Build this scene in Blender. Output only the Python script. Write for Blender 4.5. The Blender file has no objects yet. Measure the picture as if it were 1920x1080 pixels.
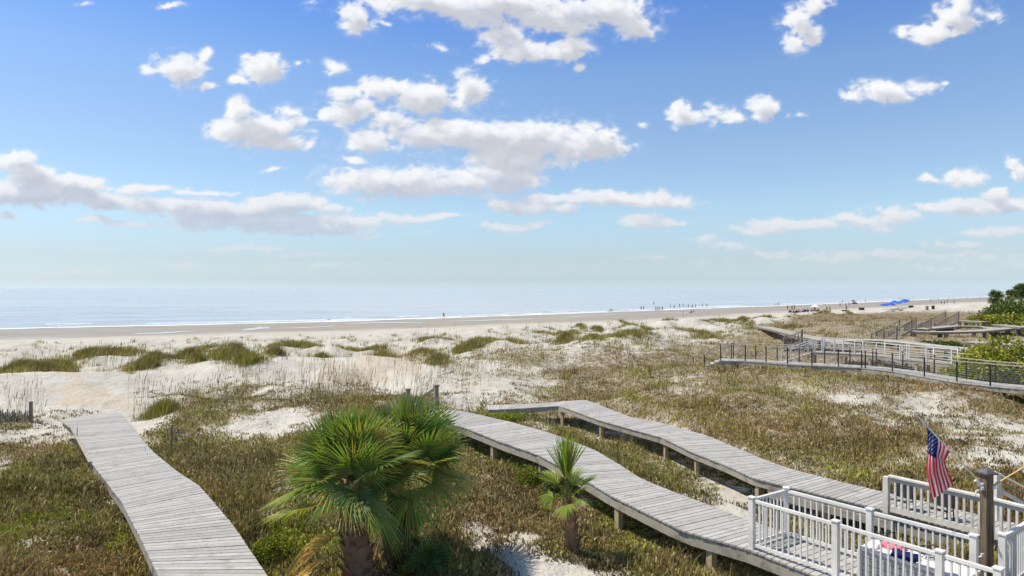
import bpy, bmesh, math, random
import numpy as np
from mathutils import Vector, Matrix, Quaternion
R = math.radians
rnd = random.Random(7)
rng = np.random.default_rng(11)
scene = bpy.context.scene
C = scene.collection

# ------------------------------------------------------------------ camera
CAMZ = 9.0
F = 1280.0          # focal length in photo pixels (1920 wide) = 24 mm
cam_d = bpy.data.cameras.new('camera'); cam = bpy.data.objects.new('camera', cam_d); C.objects.link(cam)
cam.location = (0, 0, CAMZ); cam.rotation_euler = (R(90), 0, 0)
cam_d.lens = 24; cam_d.sensor_width = 36; cam_d.clip_start = 0.1; cam_d.clip_end = 80000
scene.camera = cam
scene.view_settings.view_transform = 'Standard'; scene.view_settings.look = 'None'
scene.view_settings.gamma = 1; scene.view_settings.exposure = 0.22
scene.view_settings.use_curve_mapping = False
scene.cycles.max_bounces = 6; scene.cycles.diffuse_bounces = 3; scene.cycles.transparent_max_bounces = 8

# ------------------------------------------------------------------ sun
SUN_AZ, SUN_EL = R(-84), R(60)
sd = bpy.data.lights.new('sun', 'SUN'); sun = bpy.data.objects.new('sun', sd); C.objects.link(sun)
sd.energy = 4.6; sd.angle = R(0.6); sd.color = (1.0, 0.92, 0.79)
sv = Vector((math.sin(SUN_AZ)*math.cos(SUN_EL), math.cos(SUN_AZ)*math.cos(SUN_EL), math.sin(SUN_EL)))
sun.rotation_euler = sv.to_track_quat('Z', 'Y').to_euler(); sun.location = (0, 0, 60)

# ------------------------------------------------------------------ node helper
class NT:
    def __init__(s, tree): s.t = tree; s.n = tree.nodes; s.l = tree.links
    def add(s, typ, **kw):
        nd = s.n.new(typ)
        for k, v in kw.items(): setattr(nd, k, v)
        return nd
    def put(s, sock, v):
        if hasattr(v, 'links') or isinstance(v, bpy.types.NodeSocket): s.l.new(v, sock)
        else: sock.default_value = v
    def m(s, op, a, b=None, c=None, clamp=False):
        nd = s.add('ShaderNodeMath', operation=op, use_clamp=clamp)
        s.put(nd.inputs[0], a)
        if b is not None: s.put(nd.inputs[1], b)
        if c is not None: s.put(nd.inputs[2], c)
        return nd.outputs[0]
    def vm(s, op, a, b=None):
        nd = s.add('ShaderNodeVectorMath', operation=op)
        s.put(nd.inputs[0], a)
        if b is not None: s.put(nd.inputs[1], b)
        return nd.outputs['Value'] if op in ('LENGTH', 'DOT_PRODUCT') else nd.outputs[0]
    def noise(s, vec, scale, detail=4, rough=0.5, dist=0, out=0):
        nd = s.add('ShaderNodeTexNoise'); nd.inputs['Scale'].default_value = scale
        nd.inputs['Detail'].default_value = detail; nd.inputs['Roughness'].default_value = rough
        nd.inputs['Distortion'].default_value = dist
        if vec is not None: s.l.new(vec, nd.inputs['Vector'])
        return nd.outputs[out]
    def ss(s, v, a, b, lo=0.0, hi=1.0):
        nd = s.add('ShaderNodeMapRange', interpolation_type='SMOOTHSTEP')
        s.put(nd.inputs[0], v); nd.inputs[1].default_value = a; nd.inputs[2].default_value = b
        nd.inputs[3].default_value = lo; nd.inputs[4].default_value = hi
        return nd.outputs[0]
    def mix(s, f, a, b, bt='MIX'):
        nd = s.add('ShaderNodeMix', data_type='RGBA', blend_type=bt)
        s.put(nd.inputs[0], f); s.put(nd.inputs[6], a if not isinstance(a, tuple) else (*a, 1)[:4])
        s.put(nd.inputs[7], b if not isinstance(b, tuple) else (*b, 1)[:4])
        return nd.outputs[2]
    def ramp(s, v, stops):
        nd = s.add('ShaderNodeValToRGB'); e = nd.color_ramp.elements
        while len(e) > 1: e.remove(e[-1])
        e[0].position = stops[0][0]; e[0].color = (*stops[0][1], 1)
        for p, c in stops[1:]:
            k = e.new(p); k.color = (*c, 1)
        s.put(nd.inputs[0], v); return nd.outputs[0]
    def mapping(s, vec, loc=(0,0,0), scale=(1,1,1), rot=(0,0,0)):
        nd = s.add('ShaderNodeMapping'); s.l.new(vec, nd.inputs[0])
        nd.inputs[1].default_value = loc; nd.inputs[2].default_value = rot; nd.inputs[3].default_value = scale
        return nd.outputs[0]

# ------------------------------------------------------------------ world: Nishita sky + cumulus laid out by direction
world = bpy.data.worlds.new('World'); scene.world = world; world.use_nodes = True
T = NT(world.node_tree); T.n.clear()
gen = T.add('ShaderNodeTexCoord').outputs['Generated']
sp = T.add('ShaderNodeSeparateXYZ'); T.l.new(gen, sp.inputs[0])
sky = T.add('ShaderNodeTexSky', sky_type='NISHITA'); sky.sun_disc = False
sky.sun_elevation = SUN_EL; sky.sun_rotation = SUN_AZ; sky.altitude = 10; sky.air_density = 1.0; sky.dust_density = 0.3; sky.ozone_density = 2.0
# humid marine air: hue of the clear sky by height above the horizon (z of the direction)
TINT = [(p_, tuple(a_/2.0 for a_ in c_)) for p_, c_ in [(0.0,(.74,.98,1.46)),(.012,(.64,.80,1.16)),(.041,(.70,.76,.94)),(.108,(.93,.98,1.02)),(.198,(.98,1.0,1.06)),(.29,(.92,1.03,1.16)),(.384,(.64,.88,1.27)),(.5,(.78,.90,1.02)),(1.0,(.95,.92,.86))]]
skyc = T.mix(1.0, sky.outputs[0], T.ramp(T.m('ABSOLUTE', sp.outputs[2]), TINT), 'MULTIPLY')
skyc = T.mix(1.0, skyc, skyc, 'ADD')
bg = T.add('ShaderNodeBackground'); T.l.new(skyc, bg.inputs[0]); bg.inputs[1].default_value = 0.120
wo = T.add('ShaderNodeOutputWorld'); T.l.new(bg.outputs[0], wo.inputs[0])

# ------------------------------------------------------------------ noise (numpy)
def _h(ix, iy, seed):
    n = (ix.astype(np.int64)*374761393 + iy.astype(np.int64)*668265263 + seed*1274126177) & 0xffffffff
    n = ((n ^ (n >> 13)) * 1274126177) & 0xffffffff
    return ((n ^ (n >> 16)) & 0xffff) / 65535.0
def vnoise(x, y, seed=0):
    x = np.asarray(x, float); y = np.asarray(y, float)
    ix = np.floor(x); iy = np.floor(y); fx = x-ix; fy = y-iy
    fx = fx*fx*(3-2*fx); fy = fy*fy*(3-2*fy)
    a = _h(ix, iy, seed); b = _h(ix+1, iy, seed); c = _h(ix, iy+1, seed); d = _h(ix+1, iy+1, seed)
    return (a*(1-fx)+b*fx)*(1-fy) + (c*(1-fx)+d*fx)*fy
def fbm(x, y, oct=4, seed=0):
    s = 0; a = 1; t = 0
    for o in range(oct):
        s = s + a*vnoise(x*2**o+17.3*o, y*2**o+5.1*o, seed+o); t += a; a *= .5
    return s/t
def sstep(t):
    t = np.clip(t, 0, 1); return t*t*(3-2*t)

# ------------------------------------------------------------------ terrain
SHORE = np.array([(-900,-420),(-260,88),(-112,150),(-46,183),(0,221),(72,288),(205,411),(471,677),(3000,3250),(9000,9300)], float)
def shore_dist(x, y):
    x = np.asarray(x, float); y = np.asarray(y, float)
    best = np.full(x.shape, 1e12); sg = np.ones(x.shape)
    for a, b in zip(SHORE[:-1], SHORE[1:]):
        d = b-a; L2 = d@d
        t = np.clip(((x-a[0])*d[0]+(y-a[1])*d[1])/L2, 0, 1)
        qx = a[0]+t*d[0]; qy = a[1]+t*d[1]
        r = np.hypot(x-qx, y-qy)
        side = np.where(d[0]*(y-a[1])-d[1]*(x-a[0]) < 0, 1.0, -1.0)
        m = r < best; best = np.where(m, r, best); sg = np.where(m, side, sg)
    return best*sg
# foredune hummocks: px, py(base), rx px, height m
MOUNDS = [(65,700,75,.5),(185,688,75,.75),(400,682,65,.6),(270,704,50,.35),(355,694,40,.3),(420,690,30,.3),(545,660,75,.5),(600,675,35,.3),
 (680,656,50,.4),(712,662,32,.4),(725,647,34,.35),(812,645,45,.75),(790,660,26,.35),(915,650,62,.55),(880,662,30,.3),(1020,628,46,.6),(1085,615,14,.4),(1075,640,60,.5),
 (1188,622,36,.8),(1245,612,24,.5),(1300,610,26,.6),(1370,604,44,.9),(1425,602,30,.8),(1470,602,30,.6),(1555,592,24,.6),(1588,590,20,.5),(450,715,90,.7),(560,745,90,.5),
 (850,735,70,.6),(800,740,50,.3),(960,705,60,.4),(1120,690,70,.6),(1270,690,60,.5),(1230,650,60,.5),(1420,640,80,.5),(1560,630,100,.6),(1660,612,80,.6),
 (1790,600,60,.9),(1820,580,50,.8),(1000,1090,90,.35),(1860,790,120,.5),(1180,700,90,.5),(1350,720,80,.4),(620,720,60,.5),(1700,745,60,.3),(1300,760,120,.25),(330,770,60,.4),(300,1100,40,.0)]
MOUNDS = [(a, b, c, h*1.25 if b < 760 else h) for a, b, c, h in MOUNDS]
_mw = []
for (px, py, rx, h) in MOUNDS:
    y = 6.2*F/(py-540); x = (px-960)/F*y
    r = rx/F*y
    _mw.append((x, y + r*0.5, r*1.15, max(r*0.9, 1.0), h))
LOWPATH = [(np.array([(-2.3,27),(-.35,23.2),(1.9,18.5),(3.1,16.4),(4.3,14.2),(6.5,11.5)]), 4.0), (np.array([(2.4,32),(3.9,29.5),(5.6,24.4),(7.3,20.6),(8.8,18.2),(11.5,16)]), 3.6),
 (np.array([(-1.5,33.5),(2.4,32.5)]), 3.5), (np.array([(13.7,45.7),(20.6,42.2),(28,36.5),(33,33.5)]), 4.2), (np.array([(24,54),(30,49),(38,44)]), 3.85)]
def hgt(x, y):
    x = np.asarray(x, float); y = np.asarray(y, float)
    s = shore_dist(x, y)
    w = (fbm(x/14, y/14, 2, 5)-.5)*14
    zb = np.where(s > 0, 1.9*np.clip(s/88, 0, 1.0)**1.15, np.maximum(s*0.03, -4))
    t = sstep((s+w-80)/16)
    base = 2.45 + 0.85*sstep((s-105)/35) 
    z = zb*(1-t) + base*t
    veg = t
    z = z + veg*((fbm(x/17+3, y/13, 2, 29)-.5)*1.9*sstep((y-16)/16) + (fbm(x/6, y/6, 3, 9)-.5)*(1.25+.5*sstep((y-24)/12)) + (fbm(x/1.6, y/1.6, 3, 3)-.5)*0.30)
    # wandering sand path between the foredune and the scrub
    z = z + sstep((s-20)/50)*(fbm(x/.5, y/.5, 2, 21)-.5)*0.05
    z = z + veg*np.exp(-((s-100)/16)**2)*((fbm(x/4.2, y/4.2, 3, 61)-.42)*1.5)
    for (mx, my, ra, rb, hh) in _mw:
        d2 = ((x-mx)/ra)**2 + ((y-my)/rb)**2
        z = z + hh*np.exp(-d2*1.4)*np.clip(veg+.3, 0, 1)
    for seg, zd in LOWPATH:     # the sand was levelled below the raised walks
        for a, b in zip(seg[:-1], seg[1:]):
            d = b-a; t_ = np.clip(((x-a[0])*d[0]+(y-a[1])*d[1])/(d@d), 0, 1); r = np.hypot(x-a[0]-t_*d[0], y-a[1]-t_*d[1])
            z = z - np.maximum(z-(zd-.80), 0)*sstep((3.4-r)/2.0)
    return z
def hz1(x, y): return float(hgt(np.array([x]), np.array([y]))[0])
def W(px, py, z):
    y = (CAMZ-z)*F/(py-540.0); return Vector(((px-960)/F*y, y, z))
def G3(px, py):
    z = 2.8
    for i in range(12):
        p = W(px, py, z); z = .5*z + .5*min(hz1(p.x, p.y), 6)
    p = W(px, py, z); p.z = hz1(p.x, p.y); return p
def proj(x, y, z): return 960+F*x/y, 540+F*(CAMZ-z)/y

# ------------------------------------------------------------------ cover map (what grows where), one cell = 40 x 20 photo px from y=600
COV = """
bbbbbbbbbbbbbbbbbbbbbbbbb..,,.,,,,sooooooooooogg
bbbbbbbbbbbbbbbbbb........,,s,,s,,ooooooogoooooo
bbbbbbbbbbbb...........,,s,so,soooogggooogooooos
.................ppp,ssooosooogoooooooogooooyyyy
...............ppppp,s,.ssooooooooooooooooooyyyy
...p......,ss,.ppp.,,s,.ssooooosooooooooooosyyyy
..ppp...,sso,sooo...,,,,ssoooooosoooosssooosoooo
..pppp,soosoddddoooos,sosooooogooooooos,,sssoooo
....pp.,oooo,sddooooosyyoooooogggoooooooss,,ssoo
oo,,...,ooos..sssooooooyysosoogogoooooosos,,,,,s
,,,,...soo,..,sssddddddddyosss,soggoooooooos,,,,
os,,,..ooosssoooooooooydyyoossssssgoooooooosss,,
sso,,..oddooooodooooooyyydyooossrrrgoooooosss,,,
,,oog..odddddooosooooooyydyydooosrrrrsgooosgss,,
,oddo..ooddddosssooooodyydyyyoood,ssrrrsgsoosooo
oodoo...oodoossssooooosdoodyyyoood,,ssrrsogoogoo
oogod...osoossssoooooosddoosyyoo,,,sssrroooooooo
ooyod....sossyssoooooossdossyyooo,,,ssrroooooooo
oyyyood..ddssyysoooooossssodyyodd,,,ssrroooooooo
ygggoyd...odyyyddoooo,,ssoodgydddssssrrooooooooo
gsosdyo...oddyyyyyoooo,,,ssoogrryddddssrrooooooo
gsoosyo....odyyyyyddoo,,ssoosgrrryddddsrrooooooo
ooooosyo...oddyyydddoos,...,soossrrrydddddoooooo
oosoorooo...oddyydddooos....,.oosrrryddddddooooo
""".split()
KIND = 'b.p,sogydr'
COVER = {'b': 0, '.': 0.015, 'p': 0.0, ',': .26, 's': .52, 'o': .82, 'g': .9, 'y': .9, 'd': .78, 'r': .66}
cov_a = np.zeros((24, 48)); kind_a = np.zeros((24, 48), int)
for j, row in enumerate(COV):
    row = (row+row[-1]*48)[:48]
    for i, ch in enumerate(row): cov_a[j, i] = COVER[ch]; kind_a[j, i] = KIND.index(ch)
# foredune clumps (px,py,rx,ry) : green dune grass on the hummocks
CLUMPS = [(40,690,48,13),(100,685,40,10),(75,705,60,12),(185,668,66,14),(120,690,20,8),(400,664,55,13),(440,672,22,12),(270,700,32,10),(285,692,40,7),(350,686,34,9),(372,692,22,7),(420,687,30,9),
 (545,649,60,8),(575,644,36,7),(600,668,30,7),(520,680,24,8),(655,645,36,7),(700,642,28,8),(712,655,26,10),(726,663,14,5),(812,629,40,12),(840,630,20,8),(790,650,28,8),(915,634,50,10),(890,645,36,9),(960,640,26,7),(860,650,16,5),
 (1015,615,34,9),(1048,614,22,8),(1072,622,20,6),(1088,610,13,5),(1120,612,20,4),(1188,607,26,10),(1215,615,26,7),(1162,615,14,4),(1245,602,20,6),(1298,600,20,6),(1320,603,12,4),(1360,597,34,7),(1390,600,16,5),(1425,592,26,6),(1455,596,24,6),(1480,602,24,6),
 (1415,610,20,4),(1490,614,30,5),(1555,588,12,5),(1540,591,10,3),(1595,589,13,5),(1060,634,40,8),(1180,640,50,12),(1110,640,30,8),(1285,625,50,8),(1330,634,40,6),(820,692,26,9),(465,703,30,8),(300,770,30,8)]
_cl = []
for (px, py, rx, ry) in CLUMPS:
    p = W(px, py+ry*.5, 2.9 if py > 600 else 2.6)
    _cl.append((p.x, p.y, rx/F*p.y, max(ry*p.y*p.y/(F*6.3)*.9, 1.2)))
def cover(x, y, z):
    """world point -> vegetation cover 0..1, kind, clump strength"""
    px, py = proj(x, np.maximum(y, 1.0), z)
    jx = (fbm(x/3.0, y/3.0, 3, 41)-.5)*110; jy = (fbm(x/3.0+50, y/3.0, 3, 43)-.5)*np.clip((py-560)*.16, 3, 60)
    a = np.clip((px+jx)/40-.5, 0, 46.99); b = np.clip((py+jy-600)/20-.5, 0, 22.99)
    i = a.astype(int); j = b.astype(int); fa = a-i; fb = b-j
    c = (cov_a[j,i]*(1-fa)+cov_a[j,i+1]*fa)*(1-fb)+(cov_a[j+1,i]*(1-fa)+cov_a[j+1,i+1]*fa)*fb
    k = kind_a[np.clip(np.round(b).astype(int),0,23), np.clip(np.round(a).astype(int),0,47)]
    c = np.where(py+jy*.3 < 603, np.where(px > 1440, np.clip((py-575)/14, 0, 1)*np.clip((px-1440)/60, 0, 1), 0), c)
    s = shore_dist(x, y)
    c = c*sstep((s-86)/10)
    cl = np.zeros_like(c)
    for (mx, my, ra, rb) in _cl:
        d = np.sqrt(((x-mx)/ra)**2+((y-my)/rb)**2)
        cl = np.maximum(cl, np.clip(1.35-d, 0, 1))
    cl = np.clip(cl*1.6-(fbm(x*1.1, y*1.1, 3, 77))*1.15, 0, 1)*(s > 60)
    return c, k, cl

# ------------------------------------------------------------------ mesh helpers
def tag(o, label=None, cat=None, group=None, kind=None):
    if label: o['label'] = label
    if cat: o['category'] = cat
    if group: o['group'] = group
    if kind: o['kind'] = kind
    return o
def thing(name, label, cat, loc=(0, 0, 0), rz=0, group=None):
    o = bpy.data.objects.new(name, None); C.objects.link(o); o.empty_display_size = .2
    o.location = loc; o.rotation_euler = (0, 0, rz)
    return tag(o, label, cat, group)
class MB:
    def __init__(s): s.v = []; s.f = []; s.mi = []; s.sm = False
    def add(s, vs, fs, mi=0):
        n = len(s.v); s.v += [tuple(p) for p in vs]; s.f += [tuple(i+n for i in f) for f in fs]; s.mi += [mi]*len(fs)
    def hexa(s, p, mi=0):  # 8 pts: bottom 4 then top 4
        s.add(p, [(3,2,1,0),(4,5,6,7),(0,1,5,4),(1,2,6,5),(2,3,7,6),(3,0,4,7)], mi)
    def box(s, c, size, rz=0, mi=0, M=None):
        hx, hy, hz = [a/2 for a in size]; cs, sn = math.cos(rz), math.sin(rz)
        pts = []
        for z in (-hz, hz):
            for x, y in ((-hx,-hy),(hx,-hy),(hx,hy),(-hx,hy)):
                q = Vector((x*cs-y*sn+c[0], x*sn+y*cs+c[1], z+c[2]))
                pts.append(M @ q if M else q)
        s.hexa(pts, mi)
    def bar(s, a, b, w, h, up=Vector((0,0,1)), mi=0):  # rectangular bar a->b, w sideways, h along up
        a = Vector(a); b = Vector(b); d = (b-a)
        if d.length < 1e-6: return
        d.normalize(); sd_ = d.cross(up)
        if sd_.length < 1e-3: sd_ = d.cross(Vector((1, 0, 0)))
        sd_.normalize(); u_ = sd_.cross(d).normalized()
        A = [a-sd_*w/2-u_*h/2, a+sd_*w/2-u_*h/2, b+sd_*w/2-u_*h/2, b-sd_*w/2-u_*h/2]
        s.hexa(A+[q+u_*h for q in A], mi)
    def tube(s, pts, r, n=8, mi=0, cap=True):
        pts = [Vector(p) for p in pts]; rr = r if isinstance(r, (list, tuple)) else [r]*len(pts)
        base = len(s.v); prev = None
        for i, p in enumerate(pts):
            d = (pts[min(i+1, len(pts)-1)]-pts[max(i-1, 0)]).normalized()
            a = prev if prev is not None else (Vector((1,0,0)) if abs(d.x) < .9 else Vector((0,1,0)))
            a = (a-d*a.dot(d)).normalized(); b = d.cross(a); prev = a
            for k in range(n):
                t = 2*math.pi*k/n; s.v.append(tuple(p+(a*math.cos(t)+b*math.sin(t))*rr[i]))
        for i in range(len(pts)-1):
            for k in range(n):
                k2 = (k+1) % n
                s.f.append((base+i*n+k, base+i*n+k2, base+(i+1)*n+k2, base+(i+1)*n+k)); s.mi.append(mi)
        if cap:
            s.f.append(tuple(base+k for k in range(n))[::-1]); s.mi.append(mi)
            s.f.append(tuple(base+(len(pts)-1)*n+k for k in range(n))); s.mi.append(mi)
    def build(s, name, mats, parent=None, smooth=False, origin=None):
        me = bpy.data.meshes.new(name); vs = s.v
        if origin is not None: vs = [(a-origin[0], b-origin[1], c-origin[2]) for a, b, c in vs]
        me.from_pydata(vs, [], s.f); me.update()
        if not isinstance(mats, (list, tuple)): mats = [mats]
        for m_ in mats: me.materials.append(m_)
        if len(mats) > 1: me.polygons.foreach_set('material_index', s.mi)
        if smooth: me.polygons.foreach_set('use_smooth', [True]*len(me.polygons))
        o = bpy.data.objects.new(name, me); C.objects.link(o)
        if parent is not None:
            o.parent = parent
            if origin is None:   # geometry given in world coordinates
                o.matrix_parent_inverse = Matrix.LocRotScale(parent.location, parent.rotation_euler, parent.scale).inverted()
        elif origin is not None: o.location = origin
        return o
def np_mesh(name, V, Fq, Ft, mat, col=None, smooth=False):
    me = bpy.data.meshes.new(name)
    me.vertices.add(len(V)); me.vertices.foreach_set('co', V.astype(np.float32).ravel())
    nq, nt = len(Fq), len(Ft)
    me.loops.add(nq*4+nt*3)
    idx = np.concatenate([Fq.ravel(), Ft.ravel()]).astype(np.int32)
    me.loops.foreach_set('vertex_index', idx)
    me.polygons.add(nq+nt)
    st = np.concatenate([np.arange(nq)*4, nq*4+np.arange(nt)*3]).astype(np.int32)
    me.polygons.foreach_set('loop_start', st)
    me.update(calc_edges=True)
    if smooth: me.polygons.foreach_set('use_smooth', np.ones(nq+nt, bool))
    if col is not None:
        ca = me.color_attributes.new('col', 'FLOAT_COLOR', 'POINT')
        cc = np.ones((len(V), 4), np.float32); cc[:, :3] = col; ca.data.foreach_set('color', cc.ravel())
    me.materials.append(mat)
    o = bpy.data.objects.new(name, me); C.objects.link(o); return o
def copy_tree(o, parent=None):
    c = o.copy(); C.objects.link(c)
    if parent is not None: c.parent = parent
    for ch in o.children: copy_tree(ch, c)
    return c

# ------------------------------------------------------------------ materials
def mat(name):
    m = bpy.data.materials.new(name); m.use_nodes = True; t = NT(m.node_tree); t.n.clear()
    out = t.add('ShaderNodeOutputMaterial'); p = t.add('ShaderNodeBsdfPrincipled'); t.l.new(p.outputs[0], out.inputs[0])
    t.p = p; t.out = out; return m, t
def simple(name, col, rough=.6, metal=0, var=.12, scale=8, bump=0, spec=.4):
    m, t = mat(name); tc = t.add('ShaderNodeTexCoord').outputs['Object']
    n = t.noise(tc, scale, 5, .6)
    c = t.mix(t.ss(n, .3, .7), tuple(a*(1-var) for a in col), tuple(min(1, a*(1+var)) for a in col))
    t.l.new(c, t.p.inputs['Base Color']); t.p.inputs['Roughness'].default_value = rough; t.p.inputs['Metallic'].default_value = metal
    t.p.inputs['Specular IOR Level'].default_value = spec
    if bump:
        b = t.add('ShaderNodeBump'); b.inputs['Strength'].default_value = bump; b.inputs['Distance'].default_value = .02
        t.l.new(n, b.inputs['Height']); t.l.new(b.outputs[0], t.p.inputs['Normal'])
    return m
def wood(name, c1, c2, stain, island=True, stain_amt=.5, grain=(9, 9, 30), gamt=.35):
    m, t = mat(name); tc = t.add('ShaderNodeTexCoord').outputs['Object']
    geo = t.add('ShaderNodeNewGeometry')
    r = geo.outputs['Random Per Island'] if island else t.noise(tc, 1.5, 2)
    base = t.mix(r, c1, c2)
    n = t.noise(tc, 3.0, 6, .65); n2 = t.noise(t.mapping(tc, scale=grain), 4, 4, .6)
    base = t.mix(t.m('MULTIPLY', t.ss(n, .48, .72), stain_amt), base, stain)
    base = t.mix(t.m('MULTIPLY', t.ss(n2, .45, .62), gamt), base, tuple(a*.45 for a in c1))
    sep = t.add('ShaderNodeSeparateXYZ'); t.l.new(geo.outputs['Normal'], sep.inputs[0])
    t.l.new(base, t.p.inputs['Base Color']); t.p.inputs['Roughness'].default_value = .82; t.p.inputs['Specular IOR Level'].default_value = .25
    b = t.add('ShaderNodeBump'); b.inputs['Strength'].default_value = .4; b.inputs['Distance'].default_value = .01
    t.l.new(n2, b.inputs['Height']); t.l.new(b.outputs[0], t.p.inputs['Normal'])
    return m
M = {}
M['deck'] = wood('weathered_deck_boards', (.36, .35, .325), (.50, .485, .455), (.25, .225, .19), stain_amt=.65)
M['joist'] = wood('stained_joist', (.34, .31, .25), (.42, .39, .32), (.10, .085, .06), False, .8)
M['piling'] = wood('treated_piling', (.40, .33, .20), (.52, .43, .27), (.17, .13, .08), False, .6)
M['oldwood'] = wood('old_grey_wood', (.22, .19, .16), (.32, .28, .24), (.10, .085, .07), False, .6)
M['postwood'] = wood('rough_post_wood', (.13, .10, .065), (.25, .19, .125), (.035, .028, .018), False, .6, (9, 9, .45), .9)
M['pale'] = wood('pale_boards', (.38, .35, .30), (.48, .445, .385), (.33, .30, .25), True, .4)
M['cream'] = simple('cream_painted_rail', (.66, .62, .545), .5, var=.12, scale=5)
M['white'] = simple('white_painted_rail', (.70, .685, .645), .4, var=.10, scale=3.5)
M['black'] = simple('black_metal', (.02, .02, .022), .45, var=.2)
M['cable'] = simple('steel_cable', (.35, .36, .37), .4, .6, var=.1)
M['bin'] = simple('grey_resin', (.42, .43, .43), .55, var=.08, scale=4)
M['fabric_black'] = simple('black_sling', (.018, .018, .024), .8, var=.3)
M['flagpole'] = simple('white_pole', (.75, .73, .70), .4, var=.05)
M['yellowpole'] = simple('wooden_pole', (.62, .44, .14), .5, var=.1)
M['pewter'] = simple('weathered_cap', (.16, .15, .16), .45, .4, var=.3)
M['blue'] = simple('blue_canvas', (.02, .10, .48), .7, var=.25, scale=1.5)
M['ltblue'] = simple('pale_blue_canvas', (.22, .45, .70), .7, var=.1)
M['pink'] = simple('pink_cloth', (.75, .18, .25), .85, var=.2, scale=12)
M['palepink'] = simple('faded_pink_canvas', (.72, .56, .60), .8, var=.1)
M['whitecloth'] = simple('white_cloth', (.78, .78, .78), .85, var=.06)
M['navy'] = simple('navy_cloth', (.02, .035, .20), .8, var=.3, scale=14)
M['red'] = simple('red_cloth', (.68, .025, .035), .8, var=.12, scale=14)
M['flagwhite'] = simple('flag_white', (.86, .82, .82), .8, var=.06, scale=14)
M['skin'] = simple('skin', (.42, .24, .16), .6, var=.08)
M['darkcloth'] = simple('dark_clothes', (.025, .025, .035), .85)
M['redcloth'] = simple('red_clothes', (.40, .06, .05), .85)
M['hair'] = simple('dark_hair', (.03, .02, .015), .7)
M['trunk'] = wood('palm_trunk', (.22, .13, .075), (.32, .20, .12), (.09, .055, .035), False, .6)
M['boot'] = wood('palm_boots', (.20, .105, .06), (.42, .26, .14), (.08, .05, .035), True, .4)
M['tire'] = simple('dark_rubber', (.02, .02, .02), .8)

for k_ in ('red', 'flagwhite', 'navy'):     # thin cloth lets light through
    m_ = M[k_]; nt_ = NT(m_.node_tree); pr = [n for n in nt_.n if n.type == 'BSDF_PRINCIPLED'][0]; ou = [n for n in nt_.n if n.type == 'OUTPUT_MATERIAL'][0]
    tl_ = nt_.add('ShaderNodeBsdfTranslucent'); nt_.l.new(pr.inputs['Base Color'].links[0].from_socket, tl_.inputs[0]); mx_ = nt_.add('ShaderNodeMixShader'); mx_.inputs[0].default_value = .45
    nt_.l.new(pr.outputs[0], mx_.inputs[1]); nt_.l.new(tl_.outputs[0], mx_.inputs[2]); nt_.l.new(mx_.outputs[0], ou.inputs[0])

def leafmat(name, attr=True, cols=None, trans=.3, rough=.5, spec=.3):
    m, t = mat(name)
    if attr:
        a = t.add('ShaderNodeVertexColor'); a.layer_name = 'col'; c = a.outputs[0]
    else:
        g_ = t.add('ShaderNodeNewGeometry'); tc = t.add('ShaderNodeTexCoord').outputs['Object']
        n = t.noise(tc, 2.5, 3)
        c = t.mix(g_.outputs['Random Per Island'], cols[0], cols[1])
        c = t.mix(t.ss(n, .4, .7), c, cols[2])
    t.l.new(c, t.p.inputs['Base Color']); t.p.inputs['Roughness'].default_value = rough; t.p.inputs['Specular IOR Level'].default_value = spec
    if trans:
        tr = t.add('ShaderNodeBsdfTranslucent'); t.l.new(t.mix(1.0, c, (1.0, 1.05, .6), 'MULTIPLY'), tr.inputs[0])
        mx = t.add('ShaderNodeMixShader'); mx.inputs[0].default_value = trans
        t.l.new(t.p.outputs[0], mx.inputs[1]); t.l.new(tr.outputs[0], mx.inputs[2]); t.l.new(mx.outputs[0], t.out.inputs[0])
    return m
M['veg'] = leafmat('dune_vegetation', True, trans=.22, rough=.65, spec=.2)
M['frond'] = leafmat('palm_frond', True, trans=.42, rough=.42, spec=.5)
M['leaf'] = leafmat('shrub_leaf', True, trans=.3, rough=.5)


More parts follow.
